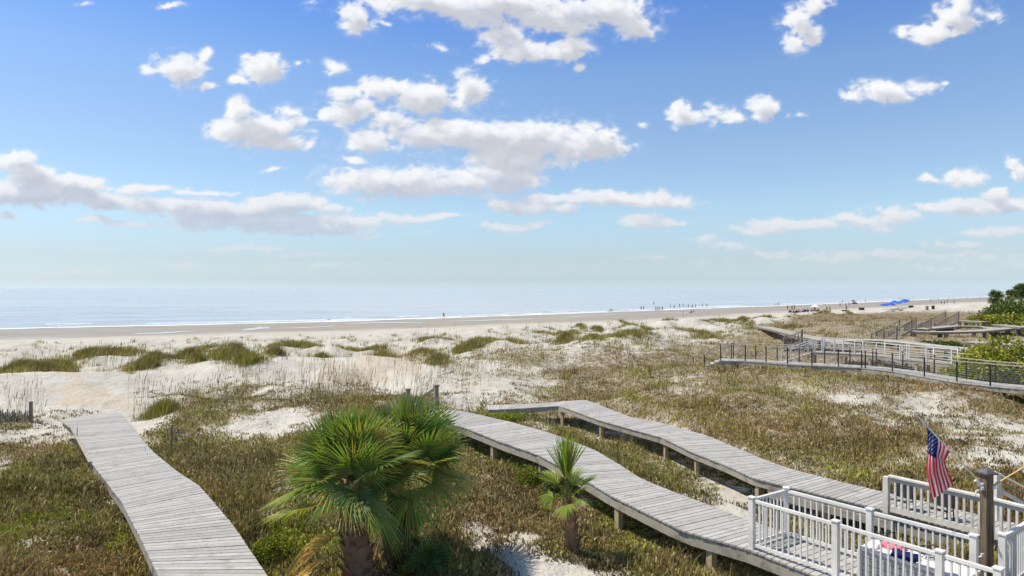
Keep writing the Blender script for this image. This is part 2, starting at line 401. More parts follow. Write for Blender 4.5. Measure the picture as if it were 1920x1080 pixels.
# ------------------------------------------------------------------ cloud layer of the sky: a far shell, opacity and brightness from a density field
# clouds: (px, py, rx, ry, k)  in photo pixels -> direction tangents
CL = [
 (790,5,150,26,1),(900,12,170,34,1),(1010,30,120,30,1),(1110,20,120,30,1),(1190,48,46,24,1),(668,30,42,34,.9),(725,46,14,8,.8),(820,94,20,9,.6),
 (950,70,44,40,.75),(985,100,70,26,1),(1060,94,46,30,1),(905,115,18,12,.6),(1092,132,12,9,.5),
 (322,128,46,34,1),(370,102,18,12,.7),(276,130,20,10,.6),(388,160,17,9,.85),(486,134,40,32,1),(450,152,22,10,.7),(628,124,26,17,.9),(548,118,8,5,.5),(577,115,10,5,.4),(322,4,24,8,.8),(145,2,10,4,.5),
 (455,212,26,24,.85),(500,248,78,32,1),(550,264,46,16,1),(440,240,40,22,.95),(540,210,24,14,.55),
 (730,168,62,24,.95),(800,185,92,34,1),(880,165,36,30,.8),(650,212,62,24,1),(640,174,34,14,.8),(720,228,60,14,.7),
 (880,250,150,36,1),(1000,262,140,44,1),(1095,268,64,38,1),(685,260,32,20,.9),(960,300,120,30,1),(790,250,80,26,1),
 (740,340,130,32,1),(870,345,130,28,1),(930,330,90,30,1),(660,296,30,8,.45),(985,350,26,7,.6),(508,320,18,5,.55),
 (20,300,50,20,.9),(60,330,74,26,1.2),(40,362,130,28,1.25),(150,350,64,22,1.2),(195,378,46,20,1.1),(270,354,100,11,1),(370,361,75,8,.9),(250,362,30,10,.8),
 (330,388,140,16,1.15),(440,396,150,20,1.15),(540,382,96,19,1.25),(620,390,50,12,1.0),(480,414,190,17,1.1),(640,412,140,14,.8),(270,416,140,7,.9),(570,428,180,16,.9),(760,406,90,9,.6),(680,438,70,5,.6),(8,410,26,9,.8),
 (1150,374,140,17,1.1),(1030,372,60,9,.9),(980,388,80,14,.9),(1050,390,50,11,.8),(930,384,30,10,.9),(980,424,70,7,.6),(1220,412,52,14,.9),
 (1500,40,42,44,1),(1530,12,28,26,.9),(1520,66,40,22,.9),(1480,75,26,20,.8),
 (1780,30,54,32,1),(1740,62,40,22,1),(1815,8,30,22,.9),(1858,28,16,20,.4),(1787,64,20,12,.7),(1690,62,9,10,.4),
 (1278,214,28,24,1),(1300,222,34,12,.8),(1352,216,26,16,.5),(1190,232,10,7,.5),(1440,205,42,22,1),(1420,214,26,12,.8),(1508,214,16,8,.4),
 (1605,175,24,15,.85),(1680,170,54,20,.95),(1745,158,40,14,.8),(1655,178,24,12,.8),(1778,156,16,9,.6),
 (1800,332,42,16,.85),(1745,342,28,7,.6),(1912,318,20,22,.8),(1878,362,30,15,1),(1915,376,40,14,1),
 (1800,392,76,16,1.0),(1860,385,60,13,1),(1680,408,60,18,.95),(1600,412,70,13,.9),(1500,424,90,15,.95),(1440,434,80,10,.8),(1650,425,60,10,.7),
 (1860,432,60,13,.8),(1910,426,40,12,.8),(1320,450,60,10,.65),(1370,460,60,8,.5),(1780,455,60,9,.6),(1540,480,130,14,.42),(1650,478,90,12,.42),(1450,470,120,12,.4),(1800,490,120,16,.42),
 (470,464,90,6,.5),(340,500,80,7,.42),(120,515,110,9,.45),(520,474,100,5,.4),(1260,490,120,12,.35),(620,497,120,8,.3)]

NU, NV = 1150, 440
ug = np.linspace(-1.15, 1.15, NU); vg = np.linspace(0.0, 0.80, NV)
U, V_ = np.meshgrid(ug, vg, indexing='ij')
qx = U+(fbm(U*15, V_*24, 3, 101)-.5)*.050; qy = V_+(fbm(U*15+9, V_*24, 3, 107)-.5)*.022
D_ = np.full(U.shape, -.9)
for (px, py, rx, ry, k) in CL:
    cx, cy = (px-960)/F, (540-py)/F
    d = k*(1-np.hypot((qx-cx)/(rx*1.12/F), (qy-cy)/(ry*1.12/F)))
    D_ = np.maximum(D_, d)+np.maximum(.12-np.abs(D_-d), 0)**2*2
# loose cumulus outside the photographed part of the sky
out_ = np.clip((np.maximum(np.abs(U)-.85, (V_-.46))*6), 0, 1)
D_ = np.maximum(D_, (fbm(U*4+3, V_*7, 3, 130)-.62)*5*out_ - (1-out_)*2)
D_ = np.maximum(D_, -.9)
w1_ = fbm(U*30, V_*50, 4, 141)-.5; w2_ = fbm(U*30+7, V_*50+3, 4, 147)-.5
fl_ = sstep((V_-.07)/.12)
n1_ = fbm(U*24+w1_*1.4, V_*40+w2_*1.4, 7, 111)*fl_+(1-fl_)*fbm(U*10+w1_*.6, V_*85+w2_*1.2, 6, 119); n2_ = fbm(U*95+w2_*3, V_*140+w1_*3, 4, 117)
D_ = D_ + (n1_-.5)*.95 + (n2_-.5)*.65
al = np.clip(sstep((D_-.0)/.42)*.88+.30*sstep((D_+.32)/.5)*np.clip(fbm(U*45+w1_*4, V_*60+w2_*4, 4, 151)*2.6-.9, 0, 1), 0, 1)
# light: optical depth marched toward the sun (up and to the left in this part of the sky)
od = np.zeros_like(D_)
for k in range(1, 9):
    su, sv_ = int(round(-k*1.3)), int(round(k*2.2))
    od += np.clip(np.roll(np.roll(D_, -su, 0), -sv_, 1), 0, 1.2)
od = od/8*(.55+.9*fbm(U*34+w2_*2, V_*52+w1_*2, 4, 161))
sh = sstep((od-.12)/.50)[..., None]; lowf = sstep((V_-.07)/.16)[..., None]
grey = (np.array([.50, .555, .70])*(1-lowf)+np.array([.58, .60, .66])*lowf)/1.165
lit = (np.array([.80, .80, .84])*(1-lowf)+np.array([.90, .905, .92])*lowf)/1.165
ccol = lit*(1-sh*.85)+grey*sh*.85
bil = np.clip((D_-np.roll(np.roll(D_, 3, 0), -5, 1))*.30, -.08, .08)[..., None]*(1-.5*sh)
ccol = ccol*(1+bil)
haze = sstep((.16-V_)/.14)[..., None]; ccol = ccol*(1-haze*.55)+np.array([.60, .70, .77])/1.165*haze*.55
al = al*(.50+.48*sstep((V_-.015)/.10))*sstep((1.15-np.abs(U))*12)*sstep((.80-V_)*12)*np.clip(D_*.5+.75, 0, 1)
Rk = 40000.0; nn_ = np.sqrt(U**2+1+V_**2)
VV = np.stack([U/nn_*Rk, 1/nn_*Rk, V_/nn_*Rk+CAMZ], -1).reshape(-1, 3)
I = np.arange(NU*NV).reshape(NU, NV); fq = np.stack([I[:-1,:-1], I[1:,:-1], I[1:,1:], I[:-1,1:]], -1)
keep_ = (al[:-1,:-1]+al[1:,:-1]+al[1:,1:]+al[:-1,1:]) > .004
cm, t = mat('cloud_layer'); t.n.remove(t.p)
a = t.add('ShaderNodeVertexColor'); a.layer_name = 'col'
e = t.add('ShaderNodeEmission'); t.l.new(a.outputs[0], e.inputs[0]); tr = t.add('ShaderNodeBsdfTransparent')
mx = t.add('ShaderNodeMixShader'); t.l.new(a.outputs[1], mx.inputs[0]); t.l.new(tr.outputs[0], mx.inputs[1]); t.l.new(e.outputs[0], mx.inputs[2]); t.l.new(mx.outputs[0], t.out.inputs[0])
skyo = np_mesh('sky', VV, fq[keep_].reshape(-1, 4), np.zeros((0, 3), int), cm, ccol.reshape(-1, 3))
ca = skyo.data.color_attributes['col']; c4 = np.concatenate([ccol.reshape(-1, 3), al.reshape(-1, 1)], 1).astype(np.float32); ca.data.foreach_set('color', c4.ravel())
tag(skyo, kind='structure')
# ground
gm, t = mat('dune_sand')
a = t.add('ShaderNodeVertexColor'); a.layer_name = 'col'
sepc = t.add('ShaderNodeSeparateColor'); t.l.new(a.outputs[0], sepc.inputs[0])
veg, path, wet = sepc.outputs[0], sepc.outputs[1], sepc.outputs[2]
pos = t.add('ShaderNodeNewGeometry').outputs['Position']
n1 = t.noise(pos, .35, 5, .6); n2 = t.noise(pos, 3.2, 6, .65); n3 = t.noise(t.mapping(pos, scale=(1, 1, .2)), 14, 4, .6)
dry = t.mix(t.ss(n1, .35, .65), (.45, .425, .365), (.54, .515, .45))
dry = t.mix(t.m('MULTIPLY', t.ss(n2, .50, .75), .25), dry, (.30, .265, .205))
dry = t.mix(t.m('MULTIPLY', path, .8), dry, (.48, .395, .295))
wetc = t.mix(t.ss(t.noise(t.mapping(pos, scale=(.05, .25, 1), rot=(0, 0, R(-32))), 1.0, 5, .6), .35, .65), (.28, .235, .165), (.36, .305, .22))
c = t.mix(wet, dry, wetc)
litter = t.mix(t.ss(n3, .35, .65), (.10, .07, .035), (.30, .235, .14))
sp_ = t.noise(t.mapping(pos, scale=(1, .55, 1)), 7.5, 3, .7)
c = t.mix(t.m('MULTIPLY', t.m('MULTIPLY', t.ss(sp_, .60, .70), t.ss(wet, 0, .5, 1, 0)), .55), c, (.16, .125, .08))
# dark specks of debris, seed hulls and runners lying on open sand
vfac = t.m('MULTIPLY_ADD', t.m('SUBTRACT', n2, .5), 1.4, veg)
vfac = t.m('MULTIPLY_ADD', t.m('SUBTRACT', n3, .5), .9, vfac)
c = t.mix(t.ss(vfac, .35, .85), c, litter)
t.l.new(c, t.p.inputs['Base Color'])
t.l.new(t.ss(wet, .0, 1.0, .9, .42), t.p.inputs['Roughness']); t.p.inputs['Specular IOR Level'].default_value = .25
foot = t.noise(pos, 2.2, 5, .62)
b = t.add('ShaderNodeBump'); b.inputs['Distance'].default_value = .24
t.l.new(t.ss(wet, 0, .8, .9, .08), b.inputs['Strength']); t.l.new(foot, b.inputs['Height']); t.l.new(b.outputs[0], t.p.inputs['Normal'])

sm, t = mat('sea_water')
pos = t.add('ShaderNodeNewGeometry').outputs['Position']
mp1 = t.mapping(pos, scale=(.035, .16, 1), rot=(0, 0, R(-28)))
w1 = t.noise(mp1, 1.0, 5, .6, .4)
mp2 = t.mapping(pos, scale=(.25, .9, 1), rot=(0, 0, R(-22)))
w2 = t.noise(mp2, 1.0, 4, .6)
hsum = t.m('MULTIPLY_ADD', w2, .30, w1)
b = t.add('ShaderNodeBump'); b.inputs['Distance'].default_value = 1.6; b.inputs['Strength'].default_value = .8
t.l.new(hsum, b.inputs['Height']); t.l.new(b.outputs[0], t.p.inputs['Normal'])
mp3 = t.mapping(pos, scale=(.004, .012, 1), rot=(0, 0, R(-25)))
t.l.new(t.mix(t.ss(t.noise(mp3, 1, 4), .35, .7), (.40, .46, .49), (.48, .52, .54)), t.p.inputs['Base Color'])
t.p.inputs['Roughness'].default_value = .16; t.p.inputs['IOR'].default_value = 1.33
M['sea'] = sm
pm, t = mat('shallow_pool_water')
pos = t.add('ShaderNodeNewGeometry').outputs['Position']
t.p.inputs['Base Color'].default_value = (.46, .46, .43, 1); t.p.inputs['Roughness'].default_value = .08; t.p.inputs['IOR'].default_value = 1.33
b = t.add('ShaderNodeBump'); b.inputs['Distance'].default_value = .02; b.inputs['Strength'].default_value = .3
t.l.new(t.noise(pos, 1.5, 3), b.inputs['Height']); t.l.new(b.outputs[0], t.p.inputs['Normal'])
M['pool'] = pm
M['foam'] = simple('sea_foam', (.82, .84, .85), .9, var=.08, scale=.5)

# ------------------------------------------------------------------ ground sheet
rows = np.concatenate([np.linspace(-60, 2, 16), np.exp(np.linspace(math.log(3), math.log(260), 460)), np.exp(np.linspace(math.log(270), math.log(12000), 70))])
cols = np.linspace(-1, 1, 640)
YY, SS = np.meshgrid(rows, cols, indexing='ij')
XX = SS*(22+1.02*np.maximum(YY, 0)) + np.sign(SS)*np.maximum(np.abs(SS)-.93, 0)*600
ZZ = hgt(XX.ravel(), YY.ravel())
xr, yr = XX.ravel(), YY.ravel()
cv, kd, cl = cover(xr, yr, ZZ)
s_ = shore_dist(xr, yr)
near = yr < 4
vv = np.where(near, .8, np.maximum(cv*.9, cl*.22))
pt = np.where((KIND.index('p') == kd) & (~near), 1.0, 0.0)
wet = 1-sstep((s_+ (fbm(xr/30, yr/12, 3, 4)-.5)*22-52)/16)
cg = np.stack([vv, pt*(.4+.6*fbm(xr/2, yr/2, 2, 8)), wet], 1)
nr, nc = YY.shape
I = np.arange(nr*nc).reshape(nr, nc)
q = np.stack([I[:-1,:-1], I[:-1,1:], I[1:,1:], I[1:,:-1]], -1).reshape(-1, 4)
ground = np_mesh('ground', np.stack([xr, yr, ZZ], 1), q, np.zeros((0, 3), int), gm, cg, True)
tag(ground, kind='structure')

# sea: flat sheet to the horizon, with low swells modelled in the first few hundred metres
ry = np.concatenate([np.arange(60, 130, 5), np.arange(130, 330, .8), 330*np.exp(np.linspace(0.01, math.log(70000/330), 130))])
sx_ = np.linspace(-1, 1, 420)
YY, SS = np.meshgrid(ry, sx_, indexing='ij'); XX = SS*(120+YY*.95)
XX = XX + np.sign(SS)*np.maximum(np.abs(SS)-.96, 0)*40000
xr, yr = XX.ravel(), YY.ravel(); s_s = -shore_dist(xr, yr)
ca_, sa_ = math.cos(R(30)), math.sin(R(30)); al_ = xr*ca_+yr*sa_; ac_ = -xr*sa_+yr*ca_
wv1 = fbm(al_/34, ac_/4.2, 3, 201); wv2 = fbm(al_/9, ac_/1.7, 2, 207)
amp = np.clip(s_s/6, 0, 1)*np.exp(-np.maximum(s_s, 0)/420)
zz = amp*(np.clip(wv1-.50, 0, 1)**1.2*1.3+(wv2-.5)*.06)
brk = np.exp(-((s_s-9-10*(fbm(al_/60, ac_/60, 2, 3)-.5))/2.2)**2)+.8*np.exp(-((s_s-24-16*(fbm(al_/70, ac_/60, 2, 4)-.5))/2.6)**2)
zz += .30*brk*np.clip(fbm(al_/26, ac_/30, 3, 9)-.42, 0, 1)*2.2*(s_s > 1)
nr, nc = YY.shape; I = np.arange(nr*nc).reshape(nr, nc)
q = np.stack([I[:-1,:-1], I[:-1,1:], I[1:,1:], I[1:,:-1]], -1).reshape(-1, 4)
tag(np_mesh('sea', np.stack([xr, yr, zz], 1), q, np.zeros((0, 3), int), M['sea'], None, True), kind='structure')

# surf: broken foam ribbons following the shoreline
def shore_pt(t, off):
    segs = [(Vector(a), Vector(b)) for a, b in zip(SHORE[1:-2], SHORE[2:-1])]
    L = [(b-a).length for a, b in segs]; 
    for (a, b), l in zip(segs, L):
        if t <= l or (a, b) == segs[-1]:
            d = (b-a).normalized(); p = a+d*t; n = Vector((-d.y, d.x)); return p+n*off
        t -= l
mb = MB()
for off, wdt, gap, seed in ((-.6, 1.0, .16, 1), (3.5, .55, .50, 2), (9, .6, .68, 3), (17, .5, .80, 4)):
    tt = 30.0; prev = None
    while tt < 1500:
        stp = 2.0 if tt < 500 else 6
        n_ = float(fbm(np.array([tt/22.]), np.array([seed*9.]), 3, seed)[0]); n2_ = float(vnoise(np.array([tt/5.]), np.array([seed*3.]), 7)[0])
        if n_ > gap*.62+.1:
            o1 = off + (float(fbm(np.array([tt/9.]), np.array([seed*5.]), 3, 8)[0])-.5)*5
            wd = wdt*(.35+1.1*n2_)*min(1, (n_-gap*.62-.1)*8) * (1+tt/600)
            a_ = shore_pt(tt, o1-wd/2); b_ = shore_pt(tt, o1+wd/2)
            i0 = len(mb.v); mb.v += [(a_.x, a_.y, max(.05, hz1(a_.x, a_.y)+.03)), ((a_.x+b_.x)/2, (a_.y+b_.y)/2, .16+max(0, hz1(a_.x, a_.y))), (b_.x, b_.y, .02)]
            if prev is not None:
                mb.f += [(prev, i0, i0+1, prev+1), (prev+1, i0+1, i0+2, prev+2)]; mb.mi += [0, 0]
            prev = i0
        else: prev = None
        tt += stp
tag(mb.build('surf_foam', M['foam'], smooth=True), 'thin broken lines of white foam where the sea meets the sand', 'foam', kind='stuff')

# standing water left on the flat wet beach
def pool(px0, px1, pyc0, pyc1, th, seed):
    mb = MB(); n = 40; 
    for k in range(n+1):
        f = k/n; px = px0+(px1-px0)*f; pyc = pyc0+(pyc1-pyc0)*f
        e = math.sin(math.pi*f)**.5*th*(.55+.9*float(fbm(np.array([f*7]), np.array([seed*1.0]), 3, seed)[0]))
        wob = (float(fbm(np.array([f*5]), np.array([seed*2.0]), 2, seed+3)[0])-.5)*th*.8
        for sgn in (-1, 0, 1):
            p = G3(px, pyc+wob+sgn*e*.5); mb.v.append((p.x, p.y, p.z+.03))
    for k in range(n):
        for j in range(2):
            a0 = k*3+j; mb.f.append((a0, a0+1, a0+4, a0+3)); mb.mi.append(0)
    return mb.build('tide_pool', M['pool'], smooth=True)
for k, (a0, a1, b0, b1, th) in enumerate([(240,368,627,621,2.6),(452,508,618,614,5.5),(510,640,617,611,1.6),(640,800,607,604,2.2),(832,1010,603.5,597,1.8),(1015,1165,596,590,1.3),(1180,1330,589,585,.9),(0,150,636,632,1.4)]):
    tag(pool(a0, a1, b0, b1, th, k+1), kind='structure')

# ------------------------------------------------------------------ boardwalks
class Walk:
    """elevated timber walkway; near edge given, far edge given or offset by width"""
    def __init__(s, near, far=None, width=1.45):
        s.near = near
        if far is None:
            s.far = []
            for i, p in enumerate(near):
                d = (near[min(i+1, len(near)-1)]-near[max(i-1, 0)]); d.z = 0; d.normalize()
                n = Vector((-d.y, d.x, 0)) ; n = n if n.y > 0 else -n
                s.far.append(p+n*width)
        else: s.far = far
        s.cum = [0]
        for a, b in zip(near[:-1], near[1:]): s.cum.append(s.cum[-1]+(b-a).length)
        s.L = s.cum[-1]
    def at(s, t, P):
        t = max(0, min(s.L, t))
        for i in range(len(s.cum)-1):
            if t <= s.cum[i+1] or i == len(s.cum)-2:
                f = (t-s.cum[i])/(s.cum[i+1]-s.cum[i])
                # catmull-rom for soft bends
                p0 = P[max(i-1, 0)]; p1 = P[i]; p2 = P[i+1]; p3 = P[min(i+2, len(P)-1)]
                lin = p1.lerp(p2, f)
                cr = .5*((2*p1)+(p2-p0)*f+(2*p0-5*p1+4*p2-p3)*f*f+(3*p1-p0-3*p2+p3)*f**3)
                return lin*.8+cr*.2
    def n(s, t): return s.at(t, s.near)
    def f(s, t): return s.at(t, s.far)
    def t_at_px(s, px, side='n'):
        best = None
        for k in range(401):
            t = s.L*k/400; p = s.n(t) if side == 'n' else s.f(t)
            e = abs(960+F*p.x/p.y-px)
            if best is None or e < best[0]: best = (e, t)
        return best[1]
    def deck(s, parent, mat_='deck', pitch=.155, gap=.018, th=.035, over=.03):
        mb = MB(); t = 0; r_ = random.Random(3)
        n = int(s.L/pitch)
        ratio = None
        for k in range(n):
            a0 = k*pitch; a1 = a0+pitch-gap
            dz = r_.uniform(-.003, .003); j = r_.uniform(-.006, .006)
            A, B, Cc, D = s.n(a0), s.n(a1), s.f(a1), s.f(a0)
            w = (D-A).normalized()
            A = A-w*(over+j); B = B-w*(over+j); Cc = Cc+w*(over-j); D = D+w*(over-j)
            top = [Vector((p.x, p.y, p.z+dz)) for p in (A, B, Cc, D)]
            mb.hexa([p-Vector((0, 0, th)) for p in top]+top)
        return mb.build('deck', M[mat_], parent)
    def beam(s, parent, side, depth=.235, mat_='joist', inset=.0, name='beam', th=.045):
        mb = MB(); n = max(4, int(s.L/.6)); ring = []
        for k in range(n+1):
            t = s.L*k/n; a_, b_ = s.n(t), s.f(t); w = (b_-a_).normalized()
            if side == 'n': p = a_+w*inset; q_ = p+w*th
            elif side == 'f': p = b_-w*(inset+th); q_ = p+w*th
            else: p = (a_+b_)/2; q_ = p+w*th
            zt = -.036; ring.append([Vector((p.x, p.y, p.z+zt-depth)), Vector((q_.x, q_.y, q_.z+zt-depth)), Vector((q_.x, q_.y, q_.z+zt)), Vector((p.x, p.y, p.z+zt))])
        i0 = len(mb.v)
        for r_ in ring: mb.v += [tuple(p) for p in r_]
        for k in range(n):
            for e in range(4):
                mb.f.append((i0+k*4+e, i0+k*4+(e+1) % 4, i0+(k+1)*4+(e+1) % 4, i0+(k+1)*4+e)); mb.mi.append(0)
        mb.f += [(i0+3, i0+2, i0+1, i0), (i0+n*4, i0+n*4+1, i0+n*4+2, i0+n*4+3)]; mb.mi += [0, 0]
        return mb.build(name, M[mat_], parent)
    def posts(s, parent, ts, sz=.14, mat_='piling', drop=.1, both=True):
        for t in ts:
            a_, b_ = s.n(t), s.f(t); w = (b_-a_).normalized(); ang = math.atan2(w.y, w.x)
            for p in ([a_+w*(.045+sz/2+.004), b_-w*(.045+sz/2+.004)] if both else [a_+w*(.05+sz/2)]):
                g_ = hz1(p.x, p.y)-.4; top = p.z-.05
                if top-g_ < .1: continue
                mb = MB(); mb.box((p.x, p.y, (top+g_)/2), (sz, sz, top-g_), ang)
                mb.build('post', M[mat_], parent)
def pts(lst, z=None): return [W(a[0], a[1], a[2] if len(a) > 2 else z) for a in lst]
def closest(poly, p):
    best = None
    for a, b in zip(poly[:-1], poly[1:]):
        d = b-a; t = max(0, min(1, (p-a).dot(d)/d.length_squared)); q_ = a+d*t; e = (q_-p).length
        if best is None or e < best[0]: best = (e, q_)
    return best[1]

# left boardwalk running down to the beach
b1n = pts([(117,786,3.55),(137,803,3.75),(160,837,3.95),(174,868,4),(203,905,4),(232,943,4),(262,1000,4),(300,1080,4),(345,1190,4),(385,1300,4)])
b1f = pts([(222,772,3.55),(246,797,3.75),(266,826,3.95),(288,850,4),(330,884,4),(372,912,4),(432,982,4),(500,1082,4),(575,1190,4),(650,1300,4)])
root = thing('boardwalk', 'long weathered grey boardwalk at left, without railings, that ends on open beach sand', 'boardwalk', tuple(b1n[4]-Vector((0,0,.6))))
w1_ = Walk(b1n, b1f); BW1 = w1_
w1_.deck(root); w1_.beam(root, 'n'); w1_.beam(root, 'f'); w1_.beam(root, 'm', .19)
w1_.posts(root, [w1_.t_at_px(x) for x in (150, 204, 278)]+[w1_.L*.93])
mb = MB(); mb.bar(b1n[0]+Vector((-.1,-.02,.02)), b1n[1]+Vector((-.06,0,.03)), .14, .04); mb.bar(b1n[1]+Vector((-.06,0,.03)), b1n[3]+Vector((-.07,0,.015)), .09, .04)
mb.build('edge_board', M['joist'], root)

# middle boardwalk
b2n = pts([(800,777,4.05),(823,788,4.05),(877,803,4.03),(940,828,4),(1010,852,4),(1062,880,4),(1103,902,4),(1150,930,4),(1280,993,4),(1407,1030,4),(1540,1082,4),(1700,1150,4),(1850,1225,4)])
b2fr = pts([(812,767,4.05),(855,770,4.05),(893,774,4.03),(1000,803,4),(1040,815,4),(1090,831,4),(1140,858,4),(1207,902,4),(1270,925,4),(1340,952,4),(1407,977,4),(1480,1003,4),(1640,1057,4),(1830,1120,4),(2010,1190,4)])
b2f = [closest(b2fr, p) for p in b2n]
root2 = thing('boardwalk', 'middle grey boardwalk from behind the big palm to the white railed landing', 'boardwalk', tuple(b2n[8]-Vector((0,0,.6))))
w2_ = Walk(b2n, b2f); BW2 = w2_
w2_.deck(root2); w2_.beam(root2, 'n', .24); w2_.beam(root2, 'f'); w2_.beam(root2, 'm', .19)
w2_.posts(root2, [w2_.t_at_px(x) for x in (833, 920, 1009, 1153, 1326, 1590)]+[w2_.L*.93], .15)
# stair at its far end: two newel posts, hand rails dropping away, treads
e0 = w2_.n(0); e1 = w2_.f(0); st_dir = (w2_.n(0)-w2_.n(.8)); st_dir.z = 0; st_dir.normalize()
nw = W(818, 767, 4.05); nw2 = W(765, 776, 4.05)
for p, z1 in ((nw, W(818, 728, 0)), (nw2, None)):
    mb = MB(); mb.box((p.x, p.y, 4.35), (.15, .15, 1.3), .5); mb.box((p.x, p.y, 5.02), (.2, .2, .04), .5); mb.build('newel_post', M['oldwood'], root2)
for p in (nw, nw2):
    mb = MB(); sdn = Vector((-1.55, .75, 0))
    for dz in (.88, .52): mb.bar(p+Vector((0, 0, dz)), p+sdn+Vector((0, 0, dz-1.15)), .045, .10)
    e = p+sdn; mb.box((e.x, e.y, 3.25), (.1, .1, 1.1), .5)
    mb.build('hand_rail', M['oldwood'], root2)
mb = MB()
for k in range(6):
    a_ = nw+Vector((-1.55, .75, 0))*(k+.5)/6; b_ = nw2+Vector((-1.55, .75, 0))*(k+.5)/6
    mb.bar(a_+Vector((0, 0, -.12-k*.16)), b_+Vector((0, 0, -.12-k*.16)), .26, .04)
mb.build('stair_tread', M['deck'], root2)

# right boardwalk that becomes the seating deck
b3n = pts([(915,768,3.15),(985,765,3.4),(1050,761,3.6),(1123,787,3.6),(1180,803,3.6),(1242,820,3.6),(1298,847,3.6),(1360,871,3.6),(1413,895,3.6),(1500,917,3.6),(1666,957,3.6),(1838,1003,3.6),(1925,1028,3.6),(2080,1070,3.6)])
b3fr = pts([(913,760,3.2),(1000,757,3.4),(1097,750,3.6),(1140,770,3.6),(1193,785,3.6),(1280,800,3.6),(1340,823,3.6),(1440,865,3.6),(1480,879,3.6),(1537,894,3.6),(1665,925,3.6),(1838,966,3.6),(1930,988,3.6),(2100,1030,3.6)])
b3f = [b3fr[0], b3fr[1], b3fr[2]]+[closest(b3fr, p) for p in b3n[3:]]
root3 = thing('boardwalk', 'farther of the two parallel grey boardwalks, leading to the deck with black chairs', 'boardwalk', tuple(b3n[8]-Vector((0,0,.6))))
w3_ = Walk(b3n, b3f); BW3 = w3_
w3_.deck(root3); w3_.beam(root3, 'n', .2); w3_.beam(root3, 'f'); w3_.beam(root3, 'm', .19)
mb = MB()   # doubled girder with pale drip edge under the seating deck
for a_, b_ in ((BW3.t_at_px(1440), BW3.t_at_px(1660)), (BW3.t_at_px(1660), BW3.t_at_px(1838)), (BW3.t_at_px(1838), BW3.L)):
    mb.bar(w3_.n(a_)+Vector((-.03, -.05, -.34)), w3_.n(b_)+Vector((-.03, -.05, -.34)), .05, .19)
mb.build('girder', M['joist'], root3)
w3_.posts(root3, [w3_.t_at_px(x) for x in (987, 1052, 1124, 1243, 1300, 1416, 1545, 1665, 1850)], .12)

# ------------------------------------------------------------------ railings with square balusters
def railing(name, label, P, base_z, h, mat_, post_sz=.10, cap=True, sp=.115, bal=.026, parent=None, rail_w=.06, top_w=None, bottom=.09, post_extra=.05, group=None, post_ids=None, lo=-.0):
    r_ = thing(name, label, 'railing', (P[0].x, P[0].y, base_z), 0, group) if parent is None else parent
    for i, p in enumerate(P):
        if post_ids is not None and i not in post_ids: continue
        mb = MB(); ang = math.atan2((P[min(i+1, len(P)-1)]-P[max(i-1, 0)]).y, (P[min(i+1, len(P)-1)]-P[max(i-1, 0)]).x)
        mb.box((p.x, p.y, base_z+lo+(h+post_extra-lo)/2), (post_sz, post_sz, h+post_extra-lo), ang)
        if cap: mb.box((p.x, p.y, base_z+h+post_extra+.011), (post_sz*1.3, post_sz*1.3, .022), ang)
        mb.build('post', M[mat_], r_)
    for a_, b_ in zip(P[:-1], P[1:]):
        d = (b_-a_); L_ = d.length; d.normalize(); A = a_+d*post_sz*.5; B = b_-d*post_sz*.5
        tw = top_w or rail_w
        mb = MB(); mb.bar(Vector((A.x, A.y, base_z+h)), Vector((B.x, B.y, base_z+h)), tw, .04 if top_w else .05); 
        if top_w: mb.bar(Vector((A.x, A.y, base_z+h-.075)), Vector((B.x, B.y, base_z+h-.075)), .04, .09)
        mb.build('top_rail', M[mat_], r_)
        mb = MB(); mb.bar(Vector((A.x, A.y, base_z+bottom)), Vector((B.x, B.y, base_z+bottom)), .04, .06 if not top_w else .14); mb.build('bottom_rail', M[mat_], r_)
        n = max(1, int(round((B-A).length/sp))); 
        mbb = MB(); ang = math.atan2(d.y, d.x)
        for k in range(1, n):
            q_ = A.lerp(B, k/n); z0 = base_z+bottom+.03; z1 = base_z+h-(.02 if not top_w else .03)
            mb = MB(); mb.box((q_.x, q_.y, (z0+z1)/2), (bal, bal, z1-z0), ang); mb.build('baluster', M[mat_], r_)
    return r_
def flat(l, z): return [Vector((W(px, py, z).x, W(px, py, z).y, 0)) for px, py in l]
# near landing: tops of posts measured -> plan
nearP = flat([(1410,938),(1567,983),(1762,1040),(1872,1073),(2010,1113)], 4.93)
railing('white_railing', 'white baluster railing along the near edge of the landing, closest to the camera', nearP[:4], 4.0, .93, 'white')
farP = flat([(1474,920),(1631,960),(1826,1010)], 4.93)
railing('white_railing', 'white baluster railing on the far side of the landing, with its short left return', [nearP[0]+Vector((.06,.06,0))]+farP, 4.0, .93, 'white', post_ids=(1, 2, 3))
rP = flat([(1880,1008),(1992,938)], 4.93)
railing('white_railing', 'white railing at the right edge of the photo, slanting up toward the seating deck', [rP[0], rP[1]], 4.0, .93, 'white', sp=.095)
# landing platform under the white railings beyond the boardwalk
# cream railing of the seating deck
cP = flat([(1662,891),(1857,934),(1945,956),(2100,995)], 4.50)
railing('wooden_railing', 'cream painted wooden railing in front of the black chairs on the seating deck', cP, 3.6, .90, 'cream', post_sz=.12, cap=False, sp=.15, bal=.045, top_w=.14, bottom=.12, post_extra=-.03)
